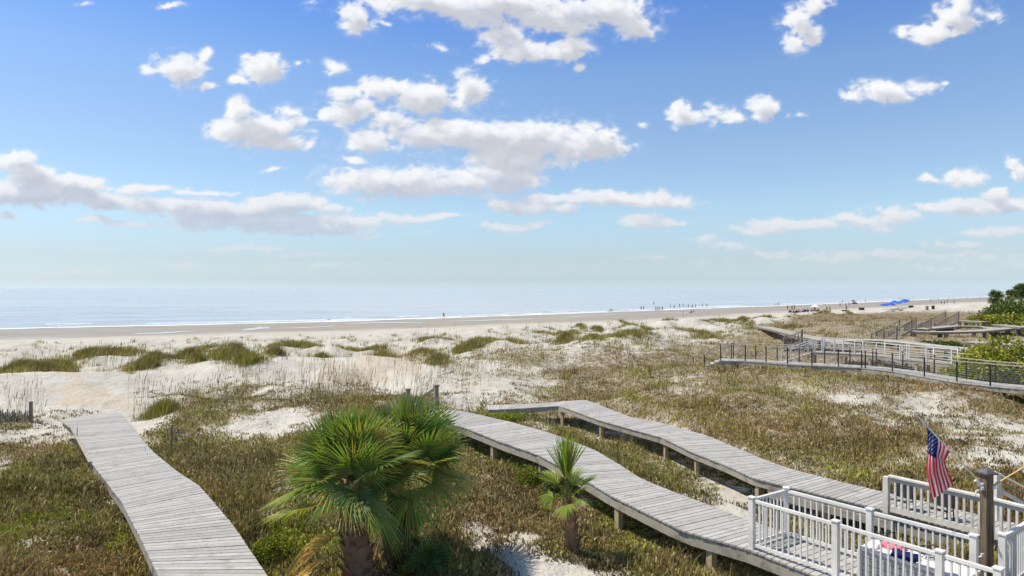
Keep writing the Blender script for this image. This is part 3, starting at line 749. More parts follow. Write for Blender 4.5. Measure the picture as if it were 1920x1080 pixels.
# cream stair rail at the right margin
r_ = thing('stair_railing', 'cream stair railing sloping down at the right edge behind the seating deck', 'railing', (0, 0, 0))
p0 = W(1900, 990, 3.6); r_.location = p0
mb = MB(); mb.box((p0.x, p0.y+.5, 4.15), (.11, .11, 1.1)); mb.build('post', M['cream'], r_)
mb = MB(); mb.bar(Vector((p0.x-.05, p0.y+.5, 4.72)), Vector((p0.x+1.1, p0.y+.2, 4.1)), .13, .04); mb.build('top_rail', M['cream'], r_)
mb = MB(); mb.bar(Vector((p0.x+.05, p0.y+.5, 4.3)), Vector((p0.x+1.1, p0.y+.2, 3.68)), .05, .09); mb.build('bottom_rail', M['cream'], r_)
mb = MB(); mb.bar(Vector((p0.x+.05, p0.y+.5, 4.52)), Vector((p0.x+1.1, p0.y+.2, 3.9)), .03, .03); mb.build('hand_rail', M['oldwood'], r_)

# ------------------------------------------------------------------ black chairs on the seating deck
def chair(label, base, rz):
    r_ = thing('patio_chair', label, 'chair', base, rz, 'black chairs on the seating deck')
    def add(name, mb, m_):
        o = mb.build(name, M[m_], None, origin=(0, 0, 0)); o.parent = r_; return o
    r_.scale = (.66, .74, .68)
    # faces +x ; seat .42 high, strap seat, tall black sling back
    mb = MB()
    for s in (-.27, .27):
        mb.bar((-.24, s, .40), (.26, s, .44), .03, .03); mb.bar((-.22, s, .38), (-.42, s, 1.02), .03, .03)
        mb.bar((-.28, s, .64), (.24, s, .64), .045, .025); 
    mb.bar((.26, -.27, .44), (.26, .27, .44), .03, .03); mb.bar((-.42, -.27, 1.02), (-.42, .27, 1.02), .03, .03)
    add('frame', mb, 'black')
    for s in (-.27, .27):
        mb = MB(); mb.bar((.24, s, .66), (.28, s, 0), .03, .03, Vector((1, 0, 0))); add('leg', mb, 'black')
        mb = MB(); mb.bar((-.20, s, .66), (-.30, s, 0), .03, .03, Vector((1, 0, 0))); add('leg', mb, 'black')
    mb = MB(); n = 8
    for k in range(n):
        x0 = -.20+k*.06; z0 = .425+.03*k/n
        mb.box((x0, 0, z0), (.036, .51, .012))
    add('seat', mb, 'bin')
    mb = MB(); mb.hexa([Vector(p) for p in ((-.225,-.25,.46),(-.20,-.25,.46),(-.20,.25,.46),(-.225,.25,.46),(-.415,-.25,1.01),(-.39,-.25,1.01),(-.39,.25,1.01),(-.415,.25,1.01))]); add('backrest', mb, 'fabric_black')
    return r_
cdir = (b3f[11]-b3f[10]); cdir.z = 0; cdir.normalize(); facing = math.atan2(-cdir.x, cdir.y) + math.pi
nrm = Vector((cdir.y, -cdir.x, 0)); 
if nrm.y > 0: nrm = -nrm
facing = math.atan2(nrm.y, nrm.x)
for px, py, lb in ((1690, 960, 'black sling chair behind the cream railing, to the left of the flag'), (1764, 978, 'black sling chair behind the cream railing, right under the hanging flag')):
    p = W(px, py, 3.6); chair(lb, (p.x, p.y, 3.602), facing)

# ------------------------------------------------------------------ storage bench with towels, blue cooler
q0_ = W(1622, 1067, 4.0)
d_ = (nearP[2]-nearP[1]); d_.z = 0; d_.normalize(); n_ = Vector((-d_.y, d_.x, 0)); n_ = n_ if n_.y > 0 else -n_
pA = flat([(1615, 1026)], 4.62)[0]
L_ = 1.55
r_ = thing('storage_bench', 'long grey plank storage bench with a white lid inside the white railed landing', 'storage bench', (pA.x, pA.y, 4.0))
def P3(a, b, z): q = pA+d_*a+n_*b; return Vector((q.x, q.y, z))
for k in range(5):
    pass
mb = MB()
for k in range(5):
    z0 = 4.02+k*.112; mb.hexa([P3(0,0,z0), P3(L_,0,z0), P3(L_,.5,z0), P3(0,.5,z0), P3(0,0,z0+.104), P3(L_,0,z0+.104), P3(L_,.5,z0+.104), P3(0,.5,z0+.104)])
mb.build('box_body', M['bin'], r_)
mb = MB(); mb.hexa([P3(-.03,-.03,4.585), P3(L_+.03,-.03,4.585), P3(L_+.03,.53,4.585), P3(-.03,.53,4.585), P3(-.03,-.03,4.63), P3(L_+.03,-.03,4.63), P3(L_+.03,.53,4.63), P3(-.03,.53,4.63)])
mb.build('lid', M['white'], r_)
for s in (-.02, L_+.02):
    mb = MB(); q = P3(s, -.02, 4.3); mb.box((q.x, q.y, 4.30), (.06, .06, .56), math.atan2(d_.y, d_.x)); mb.build('corner_post', M['white'], r_)
def rumpled(name, label, cat, a0, a1, b0, b1, z, m_, amp=.05, seed=1, thick=.03):
    nx, ny = 14, 9; mb = MB()
    for lay in (0, 1):
        for j in range(ny):
            for i in range(nx):
                a_ = a0+(a1-a0)*i/(nx-1); b_ = b0+(b1-b0)*j/(ny-1)
                e = min(i, nx-1-i, j, ny-1-j)
                hh = 0 if lay == 0 else thick*min(1, e*.6+.3)+amp*float(fbm(np.array([i*.45+seed]), np.array([j*.45]), 3, seed)[0])*(1 if e > 0 else .2)
                ja = (float(vnoise(np.array([i*.7]), np.array([j*.7]), seed+5)[0])-.5)*.06
                q = P3(a_+ja, b_+ja, z+hh); mb.v.append(tuple(q))
    for lay in (0, 1):
        o = lay*nx*ny
        for j in range(ny-1):
            for i in range(nx-1):
                f = (o+j*nx+i, o+j*nx+i+1, o+(j+1)*nx+i+1, o+(j+1)*nx+i); mb.f.append(f if lay else f[::-1]); mb.mi.append(0)
    brd = [i for i in range(nx)]+[j*nx+nx-1 for j in range(1, ny)]+[(ny-1)*nx+i for i in range(nx-2, -1, -1)]+[j*nx for j in range(ny-2, 0, -1)]
    for k in range(len(brd)):
        a_, b_ = brd[k], brd[(k+1) % len(brd)]; mb.f.append((a_, b_, b_+nx*ny, a_+nx*ny)); mb.mi.append(0)
    o = mb.build(name, M[m_], None, smooth=True); return tag(o, label, cat)
rumpled('beach_bag', 'pink and red striped beach bag lying on the lid of the storage bench', 'beach bag', .2, .52, .26, .44, 4.633, 'pink', .08, 2, .07)
rumpled('towel', 'crumpled navy blue and white towel draped on the front of the bench lid', 'towel', .48, .85, .0, .18, 4.633, 'navy', .10, 5, .05)
rumpled('cloth', 'rumpled white cloth at the left end of the bench lid', 'cloth', .02, .22, .05, .4, 4.633, 'whitecloth', .07, 8, .03)
def wire(label, cx, cb, s):   # folded black wire goods cart: loops
    mb = MB()
    for k, (da, db, r1, tilt) in enumerate(((0,0,.13,.5),(.1,.05,.11,1.0),(.05,-.05,.10,.2))):
        pl = []
        for i in range(15):
            t = 2*math.pi*i/14; pl.append(P3(cx+da+math.cos(t)*r1*s, cb+db+math.sin(t)*r1*.5, 4.66+.12*s+math.sin(t)*r1*tilt*s))
        mb.tube(pl, .009, 5, cap=False)
    for k in range(3): mb.bar(P3(cx-.1+k*.12, cb, 4.632), P3(cx-.02+k*.1, cb+.05, 4.632+.24*s), .012, .012)
    tag(mb.build('folded_frame', M['black']), label, 'folded frame')
wire('small black wire frame leaning at the left of the pink beach bag', .12, .47, .7)
wire('black folded chair frame lying right of the pink beach bag', .84, .36, .8)
# blue cooler right of the landing post
pc = flat([(1781, 1078)], 4.35)[0]
r_ = thing('cooler', 'bright blue cooler standing behind the near white railing, beside its third post', 'cooler', (pc.x, pc.y+.25, 4.0))
mb = MB(); mb.box((pc.x+.02, pc.y+.25, 4.20), (.24, .22, .36), .6); mb.build('cooler_body', M['blue'], r_)
mb = MB(); mb.box((pc.x+.02, pc.y+.25, 4.41), (.26, .24, .05), .6); mb.build('lid', M['blue'], r_)
mb = MB(); mb.bar((pc.x-.06, pc.y+.2, 4.44), (pc.x-.04, pc.y+.21, 4.52), .02, .02); mb.bar((pc.x-.04, pc.y+.21, 4.52), (pc.x+.09, pc.y+.29, 4.52), .02, .02); mb.bar((pc.x+.09, pc.y+.29, 4.52), (pc.x+.1, pc.y+.3, 4.44), .02, .02); mb.build('handle', M['black'], r_)

# ------------------------------------------------------------------ wooden flag post, flags, water spigots
D_ = 11.5
def atd(px, py, d=D_): return Vector(((px-960)/F*d, d, CAMZ-(py-540)/F*d))
pp = atd(1850, 1000)
r_ = thing('wooden_post', 'rough dark wooden post with a metal pyramid cap standing in front of the seating deck', 'post', (pp.x, pp.y, 3.2))
mb = MB(); zt = atd(0, 888).z; mb.box((pp.x, pp.y, (zt+3.0)/2), (.135, .135, zt-3.0), .18); mb.build('post_shaft', M['postwood'], r_)
mb = MB(); h0 = zt+.002; s_2 = .115; cs, sn = math.cos(.18), math.sin(.18)
bpts = [Vector((pp.x+(x*cs-y*sn)*s_2, pp.y+(x*sn+y*cs)*s_2, h0)) for x, y in ((-1,-1),(1,-1),(1,1),(-1,1))]
mb.add(bpts+[p+Vector((0,0,.025)) for p in bpts]+[Vector((pp.x, pp.y, h0+.10))], [(3,2,1,0),(0,1,5,4),(1,2,6,5),(2,3,7,6),(3,0,4,7),(4,5,8),(5,6,8),(6,7,8),(7,4,8)])
mb.build('post_cap', M['pewter'], r_)
for px, py, sx in ((1838, 909, -1), (1862, 913, 1)):   # pole brackets
    q = atd(px, py, D_-.02); mb = MB(); mb.box((q.x-sx*.01, q.y, q.z), (.07, .07, .06), .35); mb.tube([q, q+Vector((sx*.085, 0, .075))], .022, 8); mb.build('flag_bracket', M['white'], r_)
for (x0, y0), (x1, y1) in (((1842, 918), (1827, 930)), ((1842, 1042), (1833, 1056))):
    a_, b_ = atd(x0, y0, D_-.09), atd(x1, y1, D_-.09); mid = (a_+b_)/2+Vector((-.03, 0, .035))
    mb = MB(); mb.tube([a_+Vector((.03,0,0)), a_, mid, b_], .014, 7); mb.box((a_.x, a_.y, a_.z+.015), (.045, .03, .045)); mb.build('spigot', M['white'], r_)

# flag pole + flag
Pb, Pt = atd(1840, 907, D_-.03), atd(1718, 778, D_-.25)
rf = thing('flag', 'american flag with red and white stripes and white stars hanging from a white angled pole', 'flag', tuple(Pb))
mb = MB(); mb.tube([Pb, Pt], .011, 8); mb.build('flag_pole', M['flagpole'], rf)
mb = MB(); mb.tube([Pt, Pt+(Pt-Pb).normalized()*.07], [.02, .008], 8); mb.build('finial', M['flagpole'], rf)
def lerp(a, b, t): return a+(b-a)*t
def poleP(v_): 
    f = (1733-1718)/(1840-1718); g_ = (1780-1718)/(1840-1718); return Pt.lerp(Pb, f+(g_-f)*v_)
def interp(xs, x):
    for (a, va), (b, vb) in zip(xs[:-1], xs[1:]):
        if x <= b: return va+(vb-va)*(x-a)/(b-a)
    return xs[-1][1]
def flagP(u_, v_):
    # left outline (v=0) and right outline (v=1), px/py at the post's distance
    lx = interp([(0,1733),(.12,1739),(.3,1739),(.45,1738),(.65,1736),(.85,1742),(1,1747)], u_); ly = 790+(938-790)*u_
    rx = interp([(0,1780),(.12,1777),(.3,1771),(.5,1775),(.75,1782),(1,1788)], u_); ry = 846+(909-846)*u_
    # gathered cloth: nonlinear v, folds in depth
    vv_ = v_ + .035*math.sin(v_*19+u_*2)*u_*(1-v_)
    px = lx+(rx-lx)*vv_; py = ly+(ry-ly)*v_
    py += 14*math.sin(math.pi*v_)*(1-u_)*0.0
    if v_ > .86 and u_ < .28: py += (v_-.86)*40*(1-u_/.28)*.4
    d = D_-.12+.055*math.sin(v_*15+u_*3.5)*min(1, u_*2.5+.1)+.03*math.sin(v_*31+u_*5)*min(1, u_*3)
    return atd(px, py, d)
nu, nv = 60, 78
mb = MB()
for i in range(nu+1):
    for j in range(nv+1):
        mb.v.append(tuple(flagP(i/nu, j/nv)))
for i in range(nu):
    for j in range(nv):
        k = i*(nv+1)+j; stripe = int(j/nv*13); mi = stripe % 2
        if i/nu < .40 and j/nv < 7/13: mi = 2
        mb.f.append((k, k+1, k+nv+2, k+nv+1)); mb.mi.append(mi)
cloth = mb.build('flag_cloth', [M['red'], M['flagwhite'], M['navy']], rf, smooth=True)
mb = MB()
for r1 in range(9):
    for c1 in range(6 if r1 % 2 == 0 else 5):
        v_ = (r1+.8)/9.6*7/13; u_ = .40*((c1+.6)/6.2 if r1 % 2 == 0 else (c1+1.1)/6.2)
        for sgn in (-1, 1):
            vs = []
            for k in range(10):
                rr_ = (.026 if k % 2 == 0 else .011); an = 2*math.pi*k/10
                p = flagP(max(0, u_+rr_*math.cos(an)*.62), max(0, v_+rr_*math.sin(an))); vs.append(p+Vector((0, sgn*.004, 0)))
            c0 = flagP(u_, v_)+Vector((0, sgn*.004, 0)); i0 = len(mb.v)
            mb.v += [tuple(c0)]+[tuple(p) for p in vs]
            for k in range(10): mb.f.append((i0, i0+1+k, i0+1+(k+1) % 10)); mb.mi.append(0)
mb.build('stars', M['flagwhite'], cloth)
Qb, Qt = atd(1866, 908, D_-.03), atd(1962, 851, D_-.1)
rf = thing('flag', 'yellow wooden flag pole with white cloth, cut off by the right edge', 'flag', tuple(Qb))
mb = MB(); mb.tube([Qb, Qt], .012, 8); mb.build('flag_pole', M['yellowpole'], rf)
mb = MB(); nn = 8
A0, A1 = atd(1913, 880), atd(1958, 854)
for i in range(nn+1):
    for j in range(nn+1):
        p = A0.lerp(A1, i/nn)+Vector((.02*j/nn+.03, .03*math.sin(i*1.3+j*.5), -.02-.12*j/nn*(.3+i/nn*2))); mb.v.append(tuple(p))
for i in range(nn):
    for j in range(nn): k = i*(nn+1)+j; mb.f.append((k, k+1, k+nn+2, k+nn+1)); mb.mi.append(0)
mb.build('flag_cloth', M['flagwhite'], rf, smooth=True)

# ------------------------------------------------------------------ dark cable-rail walkway
z4 = 4.2
b4 = pts([(1348,676),(1397,677.5),(1437,680),(1477,683),(1523,685.5),(1572,687.5),(1617,690),(1672,696),(1730,706),(1793,717),(1857,724),(1922,730),(2010,739),(2120,752)], z4)
r4 = thing('boardwalk', 'grey boardwalk with thin black posts and cable railings crossing the right dunes', 'boardwalk', tuple(b4[4]))
w4 = Walk(b4, None, 1.6)
w4.deck(r4, pitch=.15, gap=.01); w4.beam(r4, 'n', .22); w4.beam(r4, 'f', .22)
w4.posts(r4, [w4.t_at_px(x) for x in (1356, 1378, 1420, 1500, 1580, 1660, 1760, 1793, 1860, 1925)], .17)
def cable_rail(w, side, pxs, h=1.06):
    P_ = []
    for px in pxs:
        t_ = w.t_at_px(px, side); a_, b_ = w.n(t_), w.f(t_); ww = (b_-a_).normalized()
        P_.append((a_+ww*.05) if side == 'n' else (b_-ww*.05))
    for p in P_:
        mb = MB(); mb.box((p.x, p.y, p.z+h/2), (.055, .055, h)); mb.build('rail_post', M['black'], r4)
    mb = MB()
    for a_, b_ in zip(P_[:-1], P_[1:]): mb.bar(a_+Vector((0,0,h+.02)), b_+Vector((0,0,h+.02)), .10, .04)
    mb.build('top_rail', M['pale'], r4)
    mb = MB()
    for k in range(8):
        z_ = .1+k*.115
        for a_, b_ in zip(P_[:-1], P_[1:]): mb.bar(a_+Vector((0,0,z_)), b_+Vector((0,0,z_)), .009, .009)
    mb.build('cables', M['cable'], r4)
    return P_
Pn = cable_rail(w4, 'n', (1351,1397,1436,1477,1522,1572,1615,1621,1672,1731,1793,1856,1925,2000))
Pf = cable_rail(w4, 'f', (1371,1375,1418,1458,1499,1546,1594,1638,1644,1693,1753,1813,1868,1935,2010))
# stairs at its left end
mb = MB(); sdir = Vector((-1, .22, 0)).normalized(); w0 = (w4.f(0)-w4.n(0))
for k in range(6):
    a_ = w4.n(0)+sdir*(.15+.28*k)-Vector((0,0,.14*(k+1))); mb.bar(a_+w0*.03, a_+w0*.97, .28, .05, Vector((0,0,1)))
mb.build('stair_tread', M['deck'], r4)
for p in (Pn[0], Pf[0]):
    e = p+sdir*1.75-Vector((0,0,.85)); mb = MB(); mb.bar(p+Vector((0,0,1.05)), e+Vector((0,0,1.05)), .06, .05); mb.build('hand_rail', M['pale'], r4)
    mb = MB(); mb.box((e.x, e.y, e.z+.35), (.055, .055, 1.4)); mb.build('rail_post', M['black'], r4)
for f_ in (.03, .97):
    mb = MB(); a_ = w4.n(0)+w0*f_; mb.bar(a_-Vector((0,0,.2)), a_+sdir*1.7-Vector((0,0,1.0)), .05, .24); mb.build('stringer', M['joist'], r4)

# ------------------------------------------------------------------ white railed walkway behind it
z5 = 3.85
b5 = pts([(1524,660),(1546,661),(1583,663),(1620,665.5),(1660,669),(1690,674),(1737,678),(1785,683),(1830,690),(1900,700),(1990,712)], z5)
r5 = thing('boardwalk', 'grey boardwalk with white post and rail sides, behind the black cable railing', 'boardwalk', tuple(b5[3]))
w5 = Walk(b5, None, 1.5)
w5.deck(r5, pitch=.15, gap=.01, mat_='pale'); w5.beam(r5, 'n', .2); w5.beam(r5, 'f', .2)
w5.posts(r5, [w5.L*k/9 for k in range(10)], .16)
def post_rail(w, par, side, pxs, h, m_='white', mids=(.5,), sz=.085, off=.05):
    P_ = []
    for px in pxs:
        t_ = w.t_at_px(px, side); a_, b_ = w.n(t_), w.f(t_); ww = (b_-a_).normalized()
        P_.append((a_+ww*off) if side == 'n' else (b_-ww*off))
    for p in P_:
        mb = MB(); mb.box((p.x, p.y, p.z+h/2), (sz, sz, h)); mb.build('rail_post', M[m_], par)
    mb = MB()
    for a_, b_ in zip(P_[:-1], P_[1:]):
        mb.bar(a_+Vector((0,0,h+.02)), b_+Vector((0,0,h+.02)), .11, .045)
    mb.build('top_rail', M[m_], par)
    for k in mids:
        mb = MB()
        for a_, b_ in zip(P_[:-1], P_[1:]): mb.bar(a_+Vector((0,0,h*k)), b_+Vector((0,0,h*k)), .03, .03)
        mb.build('middle_rail', M[m_], par)
    return P_
n5 = post_rail(w5, r5, 'n', (1525,1528,1542,1564,1602,1643,1687,1691,1737,1783,1840,1900,1980), 1.0, mids=(.62,.3))
f5 = post_rail(w5, r5, 'f', (1541,1546,1582,1619,1660,1702,1706,1752,1798,1860,1930,2000), 1.05, mids=(.62,.3))
sd5 = Vector((-1, .05, 0)); w0 = w5.f(0)-w5.n(0)
mb = MB()
for k in range(8):
    a_ = w5.n(0)+sd5*(.15+.3*k)-Vector((0,0,.1*(k+1))); mb.bar(a_+w0*.03, a_+w0*.97, .3, .05)
mb.build('stair_tread', M['pale'], r5)
for p in (n5[0], f5[0]):
    e = p+sd5*2.5-Vector((0,0,.85)); mb = MB(); mb.bar(p+Vector((0,0,1.02)), e+Vector((0,0,.95)), .08, .07); mb.bar(p+Vector((0,0,.6)), e+Vector((0,0,.55)), .04, .05); mb.build('hand_rail', M['white'], r5)
    for k in (.45, .75, 1.0):
        q = p.lerp(e, k); mb = MB(); mb.box((q.x, q.y, q.z+.3), (.08, .08, 1.3)); mb.build('rail_post', M['white'], r5)

# ------------------------------------------------------------------ far weathered walkways and their beach stairs
def farwalk(label, l, z, width=1.5, posts=(), mat_='pale', psz=.2):
    P_ = pts(l, z); r_ = thing('boardwalk', label, 'boardwalk', tuple(P_[0])); w = Walk(P_, None, width)
    w.deck(r_, mat_, .15, .008, .05); w.beam(r_, 'n', .18, 'oldwood'); w.beam(r_, 'f', .18, 'oldwood')
    w.posts(r_, [w.t_at_px(x) for x in posts] if posts else [w.L*k/6 for k in range(7)], psz, 'oldwood')
    return r_, w
def stair(par, top, end, h=1.0, width=1.5, sp=.30, mat_='oldwood', zend=None):
    """timber beach stair with slatted sides: top/end are points of the near stringer"""
    d = (end-top); n = Vector((-d.y, d.x, 0)).normalized(); n = n if n.y > 0 else -n
    for off in (0, width):
        a_, b_ = top+n*off, end+n*off
        mb = MB(); mb.bar(a_+Vector((0,0,h)), b_+Vector((0,0,h)), .10, .06); mb.bar(a_+Vector((0,0,.08)), b_+Vector((0,0,.08)), .05, .16); mb.build('stair_rail', M[mat_], par)
        mb = MB(); k = int(d.length/sp)
        for i in range(1, k):
            q = a_.lerp(b_, i/k); mb.box((q.x, q.y, q.z+h*.52), (.035, .035, h*.95))
        mb.build('balusters', M[mat_], par)
        for q in (a_, b_):
            mb = MB(); g_ = min(hz1(q.x, q.y), q.z)-.3; mb.box((q.x, q.y, (q.z+h+.15+g_)/2), (.13, .13, q.z+h+.15-g_)); mb.build('newel_post', M[mat_], par)
    mb = MB(); k = 9
    for i in range(k):
        q = top.lerp(end, (i+.5)/k); mb.bar(q+n*.05, q+n*(width-.05), .3, .05)
    mb.build('stair_tread', M['pale'], par)
rA, wA = farwalk('pale weathered walkway slanting down from the foredune behind the white railed boardwalk', [(1436,611),(1475,618.5),(1510,627),(1553,635),(1585,640.5),(1610,645)], 4.35, 1.5, (1450,1500,1540,1590))
stair(rA, W(1503, 643, 3.9), W(1470, 656, 3.2), 1.0, 2.2)
rB, wB = farwalk('pale low walkway just behind the white railings, right of the slanting one', [(1560,640),(1610,638.5),(1655,637.5),(1700,643),(1755,651),(1800,656)], 4.35, 1.6, (1570,1620,1680,1740))
rC, wC = farwalk('long level walkway on dark pilings with two stairs at its left end', [(1706,621),(1745,622.5),(1790,622.5),(1840,621),(1880,617.5),(1930,613),(1990,608)], 4.3, 1.5, (1710,1778,1850,1915), psz=.3)
stair(rC, W(1709, 621, 4.3), W(1665, 645, 3.0), 1.15, 1.5)
stair(rC, W(1657, 633, 4.0), W(1634, 645, 3.2), 1.0, 1.4)
rD, wD = farwalk('bent walkway just beyond the long level one, with a stair on its left', [(1738,617),(1770,614),(1800,611.5),(1840,612),(1868,613.5),(1885,617)], 4.3, 1.5, (1745,1798,1870), psz=.25)
stair(rD, W(1745, 617, 4.3), W(1722, 627, 3.3), 1.15, 1.5)
rE, wE = farwalk('farthest short walkway ending at the yellow green shrubs, with a long beach stair', [(1795,601),(1815,602),(1840,603.5)], 4.5, 1.5, (1797,1830), psz=.3)
stair(rE, W(1797, 604, 4.4), W(1752, 626, 3.1), 1.3, 1.6)
rF, wF = farwalk('low walkway half hidden behind the bright green sea grape bush', [(1808,641),(1850,643.5),(1885,645.5),(1930,648),(1990,651)], 4.3, 1.6, (1815,1870,1925))
rG, wG = farwalk('short walkway piece at the right edge below the far shrubs', [(1886,608.5),(1915,611.5),(1940,614)], 4.5, 1.5, (1890,1930))

# ------------------------------------------------------------------ slatted sand fence at left
p0 = G3(-25, 792); p1 = G3(58, 790)
r_ = thing('sand_fence', 'low slatted sand fence half buried at the left edge of the photo', 'fence', tuple(p0))
mb = MB(); n = 26
for k in range(n):
    q = p0.lerp(p1, k/n); z_ = hz1(q.x, q.y); hh = .52+.1*math.sin(k*1.7); mb.box((q.x, q.y, z_+hh/2-.1), (.045, .015, hh), .1)
mb.build('slats', M['oldwood'], r_)
mb = MB(); mb.bar(p0+Vector((0,.02,.2)), p1+Vector((0,.02,.2)), .008, .008); mb.bar(p0+Vector((0,.02,.4)), p1+Vector((0,.02,.4)), .008, .008); mb.build('wire', M['cable'], r_)
mb = MB(); mb.box((p1.x, p1.y, hz1(p1.x, p1.y)+.35), (.11, .11, 1.1)); mb.build('post', M['oldwood'], r_)
# small weathered stake frame in the scrub right of the left boardwalk
p0 = G3(322, 848)
r_ = thing('wooden_stake', 'thin grey wooden stake in the brown scrub right of the left boardwalk', 'stake', tuple(p0))
mb = MB(); mb.box((p0.x, p0.y, p0.z+.45), (.04, .04, 1.1)); mb.build('post_shaft', M['oldwood'], r_)
mb = MB(); mb.bar(p0+Vector((0, 0, .75)), p0+Vector((.45, .2, .66)), .025, .04); mb.build('crosspiece', M['oldwood'], r_)

# ------------------------------------------------------------------ palms
def fan(mb, cols, hub, D, Rr, n, droop, col, r_, spread=118, cup=.12, wid=1.0, seg=5, up=None):
    """a costapalmate fan leaf: folded leaflets radiating from the hub"""
    D = D.normalized(); up = up or Vector((0, 0, 1))
    S = D.cross(up); S = S.normalized() if S.length > .05 else Vector((1, 0, 0)); N = S.cross(D).normalized()
    for k in range(n):
        a = R(spread)*(2*(k+.5)/n-1)+r_.uniform(-.03, .03)
        dr = (D*math.cos(a)+S*math.sin(a)+N*(cup*(1-math.cos(a)*.6))).normalized()
        L = Rr*(.72+.28*math.cos(a*.6))*r_.uniform(.85, 1.1)
        sd_ = (-D*math.sin(a)+S*math.cos(a)).normalized()
        dl = droop*r_.uniform(.7, 1.5); tw = r_.uniform(-.5, .5)
        c0 = [x*r_.uniform(.75, 1.3) for x in col]
        i0 = len(mb.v)
        for j in range(seg+1):
            f = j/seg; rad = L*f
            w = max(.0015, min(rad*R(spread)/n*1.15, .027*wid)*(1-f**2.2)) if j < seg else .001
            p = hub+dr*rad; p = Vector((p.x, p.y, p.z-dl*L*f**2.6)); 
            nn = N*math.cos(tw*f)+sd_*math.sin(tw*f)*.5
            mb.v += [tuple(p-sd_*w), tuple(p+nn*w*.7), tuple(p+sd_*w)]
            cc_ = [c0[0]*(1+.5*f*f), c0[1]*(1+.3*f*f), c0[2]]
            cols += [cc_]*3
        for j in range(seg):
            q = i0+j*3
            mb.f += [(q, q+1, q+4, q+3), (q+1, q+2, q+5, q+4)]; mb.mi += [0, 0]
def colbuild(mb, cols, name, m_, parent):
    o = mb.build(name, m_, parent); ca = o.data.color_attributes.new('col', 'FLOAT_COLOR', 'POINT')
    a_ = np.ones((len(mb.v), 4), np.float32); a_[:, :3] = np.array(cols); ca.data.foreach_set('color', a_.ravel()); return o
def frond(par, O, D, pl, Rr, n, droop, col, r_, spread=118, wid=1.0, seg=5, name='frond', pcol=(.16, .20, .05), roll=True, tilt=0.0):
    mb = MB(); cols = []; D = D.normalized()
    sag = droop*.35*pl; hub = O+D*pl-Vector((0, 0, sag)); mid = O+D*pl*.5-Vector((0, 0, sag*.2))
    mb.tube([O, mid, hub], [.022*wid, .016*wid, .011*wid], 5); cols += [pcol]*len(mb.v)
    D2 = ((hub-mid).normalized()+Vector((0, 0, tilt))).normalized()
    fan(mb, cols, hub, D2, Rr, n, droop, col, r_, spread, wid=wid, seg=seg, up=Vector((r_.uniform(-.5, .5), r_.uniform(-.5, .5), 1)).normalized() if roll else None)
    # costa running into the blade
    i0 = len(mb.v); mb.tube([hub, hub+D2*Rr*.35-Vector((0,0,droop*.05))], [.010*wid, .003], 4); cols += [pcol]*(len(mb.v)-i0)
    return colbuild(mb, cols, name, M['frond'], par)
def palm(label, base, top, r0, r1, nf, pl, Rr, nl, seed, elev=(-50, 85), boots=30, group=None, cols=None, wid=1.0, seg=5, trunkname='trunk', droop0=.18, bootr=1.25, cat='palm tree'):
    r_ = random.Random(seed); root_ = thing('palm_tree', label, cat, tuple(base), 0, group)
    base = Vector(base); top = Vector(top); mb = MB()
    P_ = [base.lerp(top, k/8)+Vector((math.sin(k*.7)*.02, 0, 0)) for k in range(9)]; P_[0].z -= .3
    mb.tube(P_+[top+Vector((0,0,.08))], [lerp(r0, r1, k/8)*(1+.06*math.sin(k*2.1))*(.75 if k == 8 else 1) for k in range(9)]+[.03], 14)
    tr = mb.build(trunkname, M['trunk'], root_, smooth=True)
    if boots:
        mb = MB()
        for k in range(boots):
            f = k/boots; an = k*2.4; p = base.lerp(top, f*.95); rad = lerp(r0, r1, f); o_ = Vector((math.cos(an), math.sin(an), 0))
            a_ = p+o_*rad*.8; b_ = p+o_*rad*bootr+Vector((0, 0, .16+.05*r_.random())); w_ = .075*min(1, rad/.2)+.01
            t_ = Vector((-o_.y, o_.x, 0)); u_ = o_*.022
            mb.hexa([a_-t_*w_-u_, a_+t_*w_-u_, a_+t_*w_+u_, a_-t_*w_+u_, b_-t_*w_*.45-u_*.5, b_+t_*w_*.45-u_*.5, b_+t_*w_*.45+u_*.5, b_-t_*w_*.45+u_*.5])
        mb.build('leaf_boots', M['boot'], tr)
    cols = cols or [(.17,.26,.05), (.22,.30,.06), (.32,.36,.10), (.12,.19,.06)]
    for k in range(nf):
        f = (k+.5)/nf; e = R(lerp(elev[1], elev[0], f**.85)+r_.uniform(-13, 13)); an = k*2.39996+r_.uniform(-.25, .25)
        D = Vector((math.cos(an)*math.cos(e), math.sin(an)*math.cos(e), math.sin(e)))
        dr = lerp(droop0, .22, f**1.5)*r_.uniform(.6, 1.5); c_ = cols[min(len(cols)-1, int(r_.random()*len(cols)))]
        frond(root_, top+D*.05+Vector((0,0,lerp(.12,-.15,f))), D, pl*r_.uniform(.8, 1.2)*lerp(.85, 1.1, f), Rr*r_.uniform(.88, 1.08), nl, dr, c_, r_, wid=wid, seg=seg, spread=r_.uniform(105, 135), tilt=0 if f < .22 else (r_.uniform(.3, 1.2) if f < .62 else r_.uniform(-.75, .55)))
    return root_
palm('big fan palm in the foreground with a thick boot-covered trunk, left of the pair', (-2.86, 12.9, hz1(-2.86, 12.9)), (-3.02, 12.75, 5.42), .32, .15, 40, .55, .92, 50, 5, boots=75, bootr=1.35, elev=(-14, 88), wid=.9, droop0=.08)
palm('fan palm just behind and right of the big foreground palm, with a slim grey trunk', (-2.78, 14.3, hz1(-2.78, 14.3)), (-2.22, 14.0, 5.46), .17, .14, 36, .58, .92, 50, 9, elev=(-30, 88), boots=0, wid=.9, droop0=.08)
